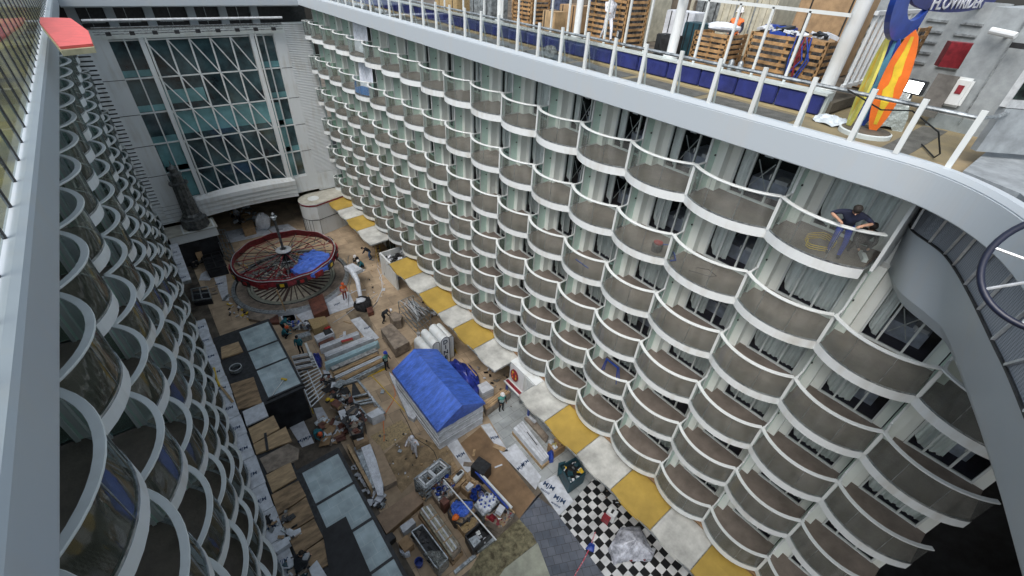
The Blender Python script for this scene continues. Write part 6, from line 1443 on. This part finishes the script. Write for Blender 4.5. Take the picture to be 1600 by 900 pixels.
quads = [(9, 17.5, 2.2, 2.6, 2.2, BLUEP, "blue cargo unit far along the upper deck"), (5.5, 17.2, 1.4, 1.3, 1.2, CARDT, "brown carton beside the far deck pillar"), (6.5, 21, 2.0, 2.6, 1.7, STEEL, "grey tarped cargo far along the upper deck"), (4.0, 10.4, .6, .9, .8, BLACK, "black equipment case beside the slatted crate"),
         (7.3, 5.9, 1.2, 2.2, 2.5, CARDT, "large brown carton behind the wide slatted crate"), (6.7, 7.3, .5, 1.2, 1.4, BLUEP, "blue machine between the crates"), (4.2, 23.2, 1.2, 2.2, 1.2, STEEL, "grey cargo box between pillar and plywood box on the deck"), (3.6, 16.9, .8, .9, 1.0, TIMBER, "pale timber reel box next to the walking worker"), (3.9, 26.5, 1.2, 2.6, 1.6, OSB, "plywood cargo box at the far end of the deck")]
for (x, y, w, d, h, m_, lab) in quads:
    t = thing("cargo_box", lab, "box", (x, y, 3.64)); b = MB(); b.box((0, 0, h/2), (w, d, h), m_); b.build("body", t, bevel=.03); b = MB()
    for f in (-.3, .3): b.box((-w/2-.01, f*d, h/2), (.02, .05, h*.98), BLACK)
    b.box((0, 0, h+.01), (w*.9, .06, .02), BLACK); b.build("strap", t)
for k, (y, lab) in enumerate(((7.1, "left grey canister between the crates"), (6.75, "right grey canister between the crates"))):
    b = MB(); b.lathe([(.001, 0), (.1, 0), (.1, .42), (.05, .48), (.001, .5)], STEEL, (3.2, y, 3.64), 12); tag(b.build("canister", smooth=True), lab, "canister")
for k, y in enumerate((33.5, 30.2)): 
    b = MB(); b.tube([(.3, y, 3.42), (.35, y-1.6, 3.42)], .13, CARD, 10); tag(b.build("rolled_sheet", smooth=True), ["farther", "nearer"][k]+" pale rolled sheet lying on the deck behind the railing", "roll")
b = MB(); b.blob((.25, 13.4, 3.5), (.3, .38, .28), mat("patterned_sack", (.35, .37, .37), .8, var=.6, scale=14), 12, 7, .15, 6); tag(b.build("sack", smooth=True), "grey patterned sack behind the right railing", "sack")

# surfboards
sb = thing("surfboard_stand", "round white plinth that carries three upright surfboards", "plinth", (1.3, 1.85, 3.262)); b = MB(); b.lathe([(.62, 0), (.62, .10), (.58, .12), (.001, .12)], WHITE2, n=28, ms=[WHITE2, WHITE2, DIRTY]); b.build("disc", sb)
def surf(label, x, y, rz, lean, h, w, m1, m2, m3):
    t = thing("surfboard", label, "surfboard", (x, y, 3.385), rz, "surfboards standing on the round plinth"); t.rotation_euler = (R_(-5), 0, rz)
    def outline(k): return [(k*w/2*(math.sin(math.pi*min(1, (z_+.04)/1.04))**.55), z_*h) for z_ in [j/16 for j in range(17)]]
    def plate(k, m, xoff, th, shift=0, z0=0, z1=1):
        b = MB(); o1 = outline(k); pts = [(p[0]+shift, p[1]) for p in o1 if z0*h <= p[1] <= z1*h]+[(-p[0]+shift, p[1]) for p in o1[::-1] if z0*h <= p[1] <= z1*h]
        lx = lambda z_: lean*z_
        f = [(xoff+lx(p[1]), p[0], p[1]) for p in pts]; g = [(xoff+th+lx(p[1]), p[0], p[1]) for p in pts]
        b.face(f, m); b.face(g[::-1], m); b.grid([f, g], m, True); return b
    plate(1, m1, 0, .07).build("board", t); plate(.26, m2, -.006, .004, .0, .04, .97).build("stripe", t)
    b = MB(); b.face([(-.012+lean*h*z_, yy, z_*h) for z_, yy in ((.12, .0), (.42, w*.26), (.50, w*.08), (.66, w*.20), (.93, .0), (.58, -w*.18), (.52, -w*.06), (.36, -w*.22))], m3); b.build("flame", t)
surf("tall orange surfboard with yellow flame stripe", 1.42, 1.72, R_(8), .0, 2.35, .56, ORANGE, YELLOW, YELLOW)
surf("pale yellow surfboard seen edge on left of the others", 1.25, 2.30, R_(-48), .0, 2.15, .42, mat("pale_yellow", (.62, .58, .12), .4), mat("pale_yellow2", (.7, .66, .3), .4), YELLOW)
surf("dark blue surfboard with light blue cross between the other two", 1.62, 2.08, R_(8), .0, 2.2, .5, BLUEP, mat("sky_stripe", (.12, .38, .6), .4), mat("sky_stripe", (.12, .38, .6), .4))
# flood light on railing post
fl = thing("flood_light", "lit square flood light clamped on a railing post before the surfboards", "lamp", (-.58, .95, 4.70), R_(-15))
b = MB(); b.box((0, 0, .12), (.14, .36, .28), BLACK); b.build("housing", fl, bevel=.015); b = MB(); b.box((-.075, 0, .12), (.01, .30, .22), emit("lamp_glass", (.95, 1, 1), 6)); b.build("lens", fl); b = MB(); b.tube([(0, 0, -.12), (0, 0, .0)], .02, BLACK, 6); b.build("bracket", fl)
fl2 = thing("flood_light", "small unlit flood light on the railing farther along the rim", "lamp", (-.45, 9.4, 4.66), R_(-40)); b = MB(); b.box((0, 0, .08), (.12, .34, .2), BLACK); b.build("housing", fl2); b = MB(); b.box((-.066, 0, .08), (.01, .28, .15), ALU); b.build("lens", fl2)
b = MB(); b.tube([(-.5, 2.2, 4.5), (-.3, 1.4, 4.2), (-.5, .8, 4.35), (-.2, .2, 4.0), (.2, .0, 3.5), (.6, .1, 3.3), (1.6, .6, 3.3)], .018, BLKRUB, 5); tag(b.build("cable"), "black cable drooping along the railing and over the deck by the surfboards", "cable")
draped("white_cloth", [Vector(p) for p in ((1.3, 3.2), (1.9, 3.3), (2.0, 2.6), (1.6, 2.3), (1.1, 2.6))], lambda t, a_: 3.34+.12*(1-t)+.03*math.sin(a_*30), SHEET, "crumpled white cloth on the deck beside the surfboard plinth", "cloth", drop=.03, bump=.03)
# FLOWRIDER banner and blue curl
fs = thing("wave_sign", "blue curled wave shape and banner with white FLOWRIDER lettering above the surfboards", "sign", (3, 2.2, 5.5)); inv = Matrix.Translation((-3, -2.2, -5.5))
b = MB(); pts = []
for k in range(25): t_ = R_(100+k*9.2); pts.append((t_))
outer = [(1.55+1.70*math.cos(t_), 2.2, 6.62+1.18*math.sin(t_)) for t_ in pts]; inner = [(1.95+1.2*math.cos(t_), 2.2, 6.72+.86*math.sin(t_)) for t_ in pts]
b.grid([outer, inner], BLUEP); b.grid([[(p[0], p[1]+.12, p[2]) for p in inner], [(p[0], p[1]+.12, p[2]) for p in outer]], BLUEP); b.grid([outer, [(p[0], p[1]+.12, p[2]) for p in outer]], BLUEP); b.grid([inner, [(p[0], p[1]+.12, p[2]) for p in inner]], BLUEP)
b.build("curl", fs).matrix_parent_inverse = inv
b = MB(); el = [(5.9+4.9*math.cos(t_), 2.2, 6.36+.36*math.sin(t_)) for t_ in [2*math.pi*k/40 for k in range(40)]]; b.face(el, NAVY); b.face([(p[0], p[1]+.1, p[2]) for p in el][::-1], NAVY); b.grid([el, [(p[0], p[1]+.1, p[2]) for p in el]], NAVY, True); b.build("banner", fs).matrix_parent_inverse = inv
me = text_mesh("FLOWRIDER", 1.0, mat("lettering_white", (.72, .74, .78), .4), .01, .012); me.transform(Matrix.Translation((5.7, 2.18, 6.23)) @ Matrix.Rotation(R_(90), 4, 'X') @ Matrix.Diagonal((1.05, .44, 1, 1))); link("lettering", me, fs).matrix_parent_inverse = inv
b = MB(); b.tube([(3.6, 2.6, 3.3), (3.4, 2.35, 6.3)], .06, BLUEP, 8); b.build("stand", fs).matrix_parent_inverse = inv
# white ribbed structure behind and bulkhead at right
rw = thing("ribbed_wall", "white ribbed ride wall with sloping slats behind the surfboards", "wall", (9, 4, 3.26)); inv = Matrix.Translation((-9, -4, -3.26))
b = MB(); b.box2((9.0, 1.5, 3.26), (9.3, 6.5, 6.25), mat("deckhouse_white_dimmed", (.31, .345, .36))); b.build("wall", rw).matrix_parent_inverse = inv  # white walls dimmed to grey, darkening this picture corner by colour
b = MB()
for j in range(4):
    for i in range(5): b.box((8.96, 2.2+j*.95, 4.3+i*.33), (.06, .6, .07), STEEL)
b.build("slot", rw).matrix_parent_inverse = inv
b = MB()
for i in range(9): b.beam((3.2+i*.5, 3.35, 3.9), (3.2+i*.5, 3.35, 5.9), .12, .09, WHITE2)
b.beam((3.0, 3.35, 5.9), (7.6, 3.35, 5.9), .1, .1, WHITE2); b.beam((3.0, 3.35, 4.0), (7.6, 3.35, 4.0), .1, .1, WHITE2); tag(b.build("slat_fence"), "fence of broad white upright slats between the thick pillar and the surfboards", "fence")
bh = thing("deck_house", "white deck house with a dark framed window at the right edge", "deck house", (4.3, -1, 3.26)); inv = Matrix.Translation((-4.3, 1, -3.26))
b = MB(); b.box2((4.2, -6, 3.26), (12, 1.15, 6.25), mat("deckhouse_white_dimmed", (.31, .345, .36), .5, var=.1)); b.build("wall", bh).matrix_parent_inverse = inv
b = MB(); b.box2((4.16, .42, 3.5), (4.2, .45, 6.1), STEEL); b.box2((4.16, -.3, 3.9), (4.2, -.27, 6.1), STEEL); b.build("seam", bh).matrix_parent_inverse = inv
wq = thing("framed_window", "large dark window in a thick pale frame at the right edge", "window", (1.4, -.3, 4.4)); inv = Matrix.Translation((-1.4, .3, -4.4))
b = MB(); c0 = Vector((1.0, -.42, 0)); c1 = Vector((2.6, -1.9, 0)); 
def wp(f, z): q = c0.lerp(c1, f); return (q.x, q.y, z)
b.beam(wp(0, 4.62), wp(1, 4.62), .16, .16, ALU); b.beam(wp(0, 4.55), wp(0, 6.2), .12, .12, ALU, up=(0, 1, 0)); b.beam(wp(0, 6.2), wp(1, 6.2), .12, .12, ALU); b.build("frame", wq).matrix_parent_inverse = inv
b = MB(); b.face([wp(.03, 4.7), wp(1, 4.7), wp(1, 6.15), wp(.03, 6.15)], mat("dark_green_pane", (.02, .035, .03), .15, var=.5)); b.build("pane", wq).matrix_parent_inverse = inv
b = MB(); b.beam(wp(0, 4.05), wp(1, 4.05), .18, .95, mat("bridge_white_dimmed", (.26, .29, .31))); b.build("sill_wall", wq).matrix_parent_inverse = inv
lbx = thing("life_ring_box", "white rounded wall box with a red symbol on the deck house", "box", (4.12, .85, 4.25))
b = MB(); b.box((0, 0, 0), (.18, .42, .75), WHITE2); b.build("case", lbx, bevel=.06); b = MB(); b.box((-.1, 0, .08), (.01, .14, .22), DRED); b.build("symbol", lbx)
cm = thing("camera_mount", "white security camera with floodlights on the deck house wall", "camera", (4.0, .6, 5.75)); b = MB(); b.tube([(0, .35, 0), (-.15, -.2, -.05)], .08, WHITE2, 10); b.build("barrel", cm); b = MB(); b.tube([(.2, 0, -.1), (0, 0, -.1)], .04, ALU, 6); b.box((-.1, -.35, -.25), (.1, .3, .12), BLACK); b.build("bracket", cm)
qp = hitp(1463, 150, 0, 4.0); b = MB(); b.box(tuple(qp), (.06, .5, 1.1), DECKG, Euler((0, R_(8), 0)).to_matrix()); tag(b.build("leaning_mat"), "dark grey mat leaning against the deck house", "mat")
draped("foil_heap", [Vector(p) for p in ((2.3, 2.0), (2.9, 2.1), (3.1, 1.5), (2.6, 1.3))], lambda t, a_: 4.3-.9*t*t+.08*math.sin(a_*30), mat("silver_film", (.42, .46, .45), .25, .3, bump=.8, bscale=8), "silver-grey film bundled upright behind the orange surfboard", "film", drop=.1, bump=.08)
qp = hitp(1495, 86, 0, 7.0); quad = MB(); quad.box(tuple(qp), (.4, .75, .7), DRED, Euler((0, 0, .5)).to_matrix()); tag(quad.build("red_case"), "dark red case beside the white ribbed wall", "case")
# navy ring at the right edge
ctr = CAMPOS + ray(1671, 430)*6.2; nv = -ray(1600, 430).normalized()
nr = thing("navy_ring", "large dark navy hoop cut off by the right edge of the picture", "hoop", tuple(ctr)); nr.rotation_mode = 'QUATERNION'; nr.rotation_quaternion = nv.to_track_quat('Z', 'Y')
rr = .86
b = MB(); b.tube([(rr*math.cos(t_), rr*math.sin(t_), 0) for t_ in [2*math.pi*k/48 for k in range(48)]], .05, mat("navy_hoop", (.01, .014, .035), .4), 10, closed=True); b.build("tube", nr, smooth=True)
b = MB()
for k in range(4): t_ = math.pi*k/4; b.tube([(-rr*math.cos(t_), -rr*math.sin(t_), 0), (rr*math.cos(t_), rr*math.sin(t_), 0)], .025, ALU, 6)
b.build("spoke", nr)

# ---- left railing and red hood -------------------------------------
lr = thing("glass_railing", "slim posted glass windscreen along the left rim nearest the camera", "railing", (-15.8, 15, 3.46)); inv = Matrix.Translation((15.8, -15, -3.46))
y = 1.0; ly = []
while y < 42: ly.append(y); y += 1.02
for y in ly:
    b = MB(); b.beam((-15.8, y, 3.46), (-15.8, y, 5.1), .04, .05, BLACK); b.build("post", lr).matrix_parent_inverse = inv
LG = glassy("grimy_windscreen", (.55, .58, .55), .6, .05, .15)
for i in range(len(ly)-1):
    b = MB(); b.face([(-15.79, ly[i]+.04, 3.5), (-15.79, ly[i+1]-.04, 3.5), (-15.79, ly[i+1]-.04, 5.05), (-15.79, ly[i]+.04, 5.05)], LG); b.build("glass", lr).matrix_parent_inverse = inv
b = MB()
for i in range(5): b.box2((-19.5, 14+i*1.6, 3.27), (-17.6, 15.2+i*1.6, 4.2+.2*(i % 2)), RED if i < 4 else DKC)
tag(b.build("red_blur_boxes"), "row of red boxes imitating blurry reflections behind the left windscreen", "boxes")  # red boxes added to imitate blurry reflections in the windscreen
b = MB()
for i in range(9): b.box2((-18.5-(i % 3), 4+i*3.3, 3.27), (-16.9-(i % 3), 5.5+i*3.3, 3.9+.5*(i % 2)), BLACK)
tag(b.build("dark_blur_boxes"), "row of dark boxes imitating blurry reflections on the yellow deck behind the left windscreen", "lockers")  # dark boxes added as blurred reflections, not real deck fittings
hd = thing("red_hood", "red flat hood with cream edge projecting over the left rim near the top left corner", "hood", (-15, 20, 3.8)); inv = Matrix.Translation((15, -20, -3.8))
rp_ = [(-15.56, 22.1), (-15.05, 16.9), (-14.32, 17.2), (-14.34, 19.8), (-14.74, 23.2), (-15.58, 23.6)]
b = MB(); b.prism(rp_, 3.93, 4.0, mat("hood_red", (.62, .10, .09), .5, var=.08)); b.build("panel", hd).matrix_parent_inverse = inv
b = MB(); b.prism([(p[0]-(.0), p[1]-.12) for p in rp_], 3.78, 3.925, mat("cream_edge", (.42, .40, .26), .6)); b.build("edge", hd).matrix_parent_inverse = inv

# ---- more cargo and a screen wall far behind the upper deck ----------
cw = thing("screen_wall", "dark ribbed bulkhead closing the cargo area of the upper deck", "wall", (14, 20, 3.6)); inv = Matrix.Translation((-14, -20, -3.6))
b = MB(); b.box2((14.0, 3, 3.6), (14.3, 44, 6.3), DIRTY); b.build("wall", cw).matrix_parent_inverse = inv
b = MB()
for k in range(26): b.box2((13.9, 3.5+1.55*k, 3.6), (14.0, 3.7+1.55*k, 6.25), CONT if k % 3 else STEEL)
b.build("rib", cw).matrix_parent_inverse = inv
CG = [(10.5, 12.0, 1.6, 2.2, 2.3, STEEL, "grey crate stack between the two cream containers"), (11.0, 17.5, 1.8, 2.2, 2.4, CARDT, "tall brown crate behind the walking worker"), (6.2, 11.3, 1.0, 1.4, 1.5, CARD, "white wrapped pallet behind the black equipment case"),
      (5.6, 10.2, .8, .9, 1.2, TEAL, "teal machine behind the black equipment case"), (8.6, 24.0, 2.0, 2.6, 2.2, CARDT, "brown crate stack beyond the blue cargo unit"), (7.0, 28.5, 1.6, 3.0, 2.0, STEEL, "grey crate stack near the far end of the deck"), (10.2, 6.6, 1.4, 1.8, 2.4, STEEL, "grey cabinet behind the large brown carton")]
for (x, y, w, d, h, m_, lab) in CG:
    t = thing("cargo_box", lab, "box", (x, y, 3.64)); b = MB(); b.box((0, 0, h/2), (w, d, h), m_); b.build("body", t, bevel=.03); b = MB()
    for f in (-.3, .0, .3): b.box((-w/2-.01, f*d, h/2), (.02, .04, h*.98), BLACK)
    b.build("strap", t)
# ---- cables, hoses, small loose boards on the yard floor --------------
rng = random.Random(404)
def cable(label, p0, p1, m, r=.02, sag=.5, z=.03, cat="cable", name="cable"):
    a_, c_ = G(*p0), G(*p1); pts = []; n = Vector((-(c_-a_).y, (c_-a_).x)).normalized()
    for k in range(13):
        t = k/12; q = a_.lerp(c_, t)+n*sag*(math.sin(t*6.3+p0[0])*.5+math.sin(t*11+p0[1])*.25)*math.sin(math.pi*t); pts.append((q.x, q.y, ZG+z))
    b = MB(); b.tube(pts, r, m, 5); tag(b.build(name), label, cat)
cable("black cable crossing the floor from the tent to the steel trolleys", (625, 640), (690, 735), BLACK)
cable("orange cable wandering over the floor left of the tent", (615, 575), (600, 690), ORANGE, .018)
cable("white cable from the step ladder to the pale blue tray", (590, 412), (600, 445), CARD)
cable("grey cable around the right foot of the carousel kerb", (545, 400), (545, 480), STEEL, .03)
cable("thin pale line along the floor past the orange-vested worker", (520, 505), (590, 460), CARD, .02, .1)
cable("yellow tape line running down the open floor beside the panel bundles", (578, 585), (640, 650), YELLOW, .03, .05)
for k in range(34):
    zone = [((560, 370), (610, 470)), ((590, 590), (640, 740)), ((520, 490), (570, 560)), ((700, 700), (780, 760)), ((330, 430), (360, 470)), ((640, 500), (655, 560))][k % 6]
    u = rng.uniform(zone[0][0], zone[1][0]); v = rng.uniform(zone[0][1], zone[1][1]); p = G(u, v)
    b = MB(); b.box((0, 0, .02), (rng.uniform(.15, .9), rng.uniform(.05, .4), .03), rng.choice([TIMBER, PLY, CARD, GREYPLY, STEEL, KRAFT])); o = b.build("loose_board"); o.location = (p.x, p.y, ZG+.012+.002*k); o.rotation_euler = (0, 0, rng.uniform(0, 3)); tag(o, "small loose offcut board lying flat on the yard floor", "offcut", "small loose offcut boards on the yard floor")
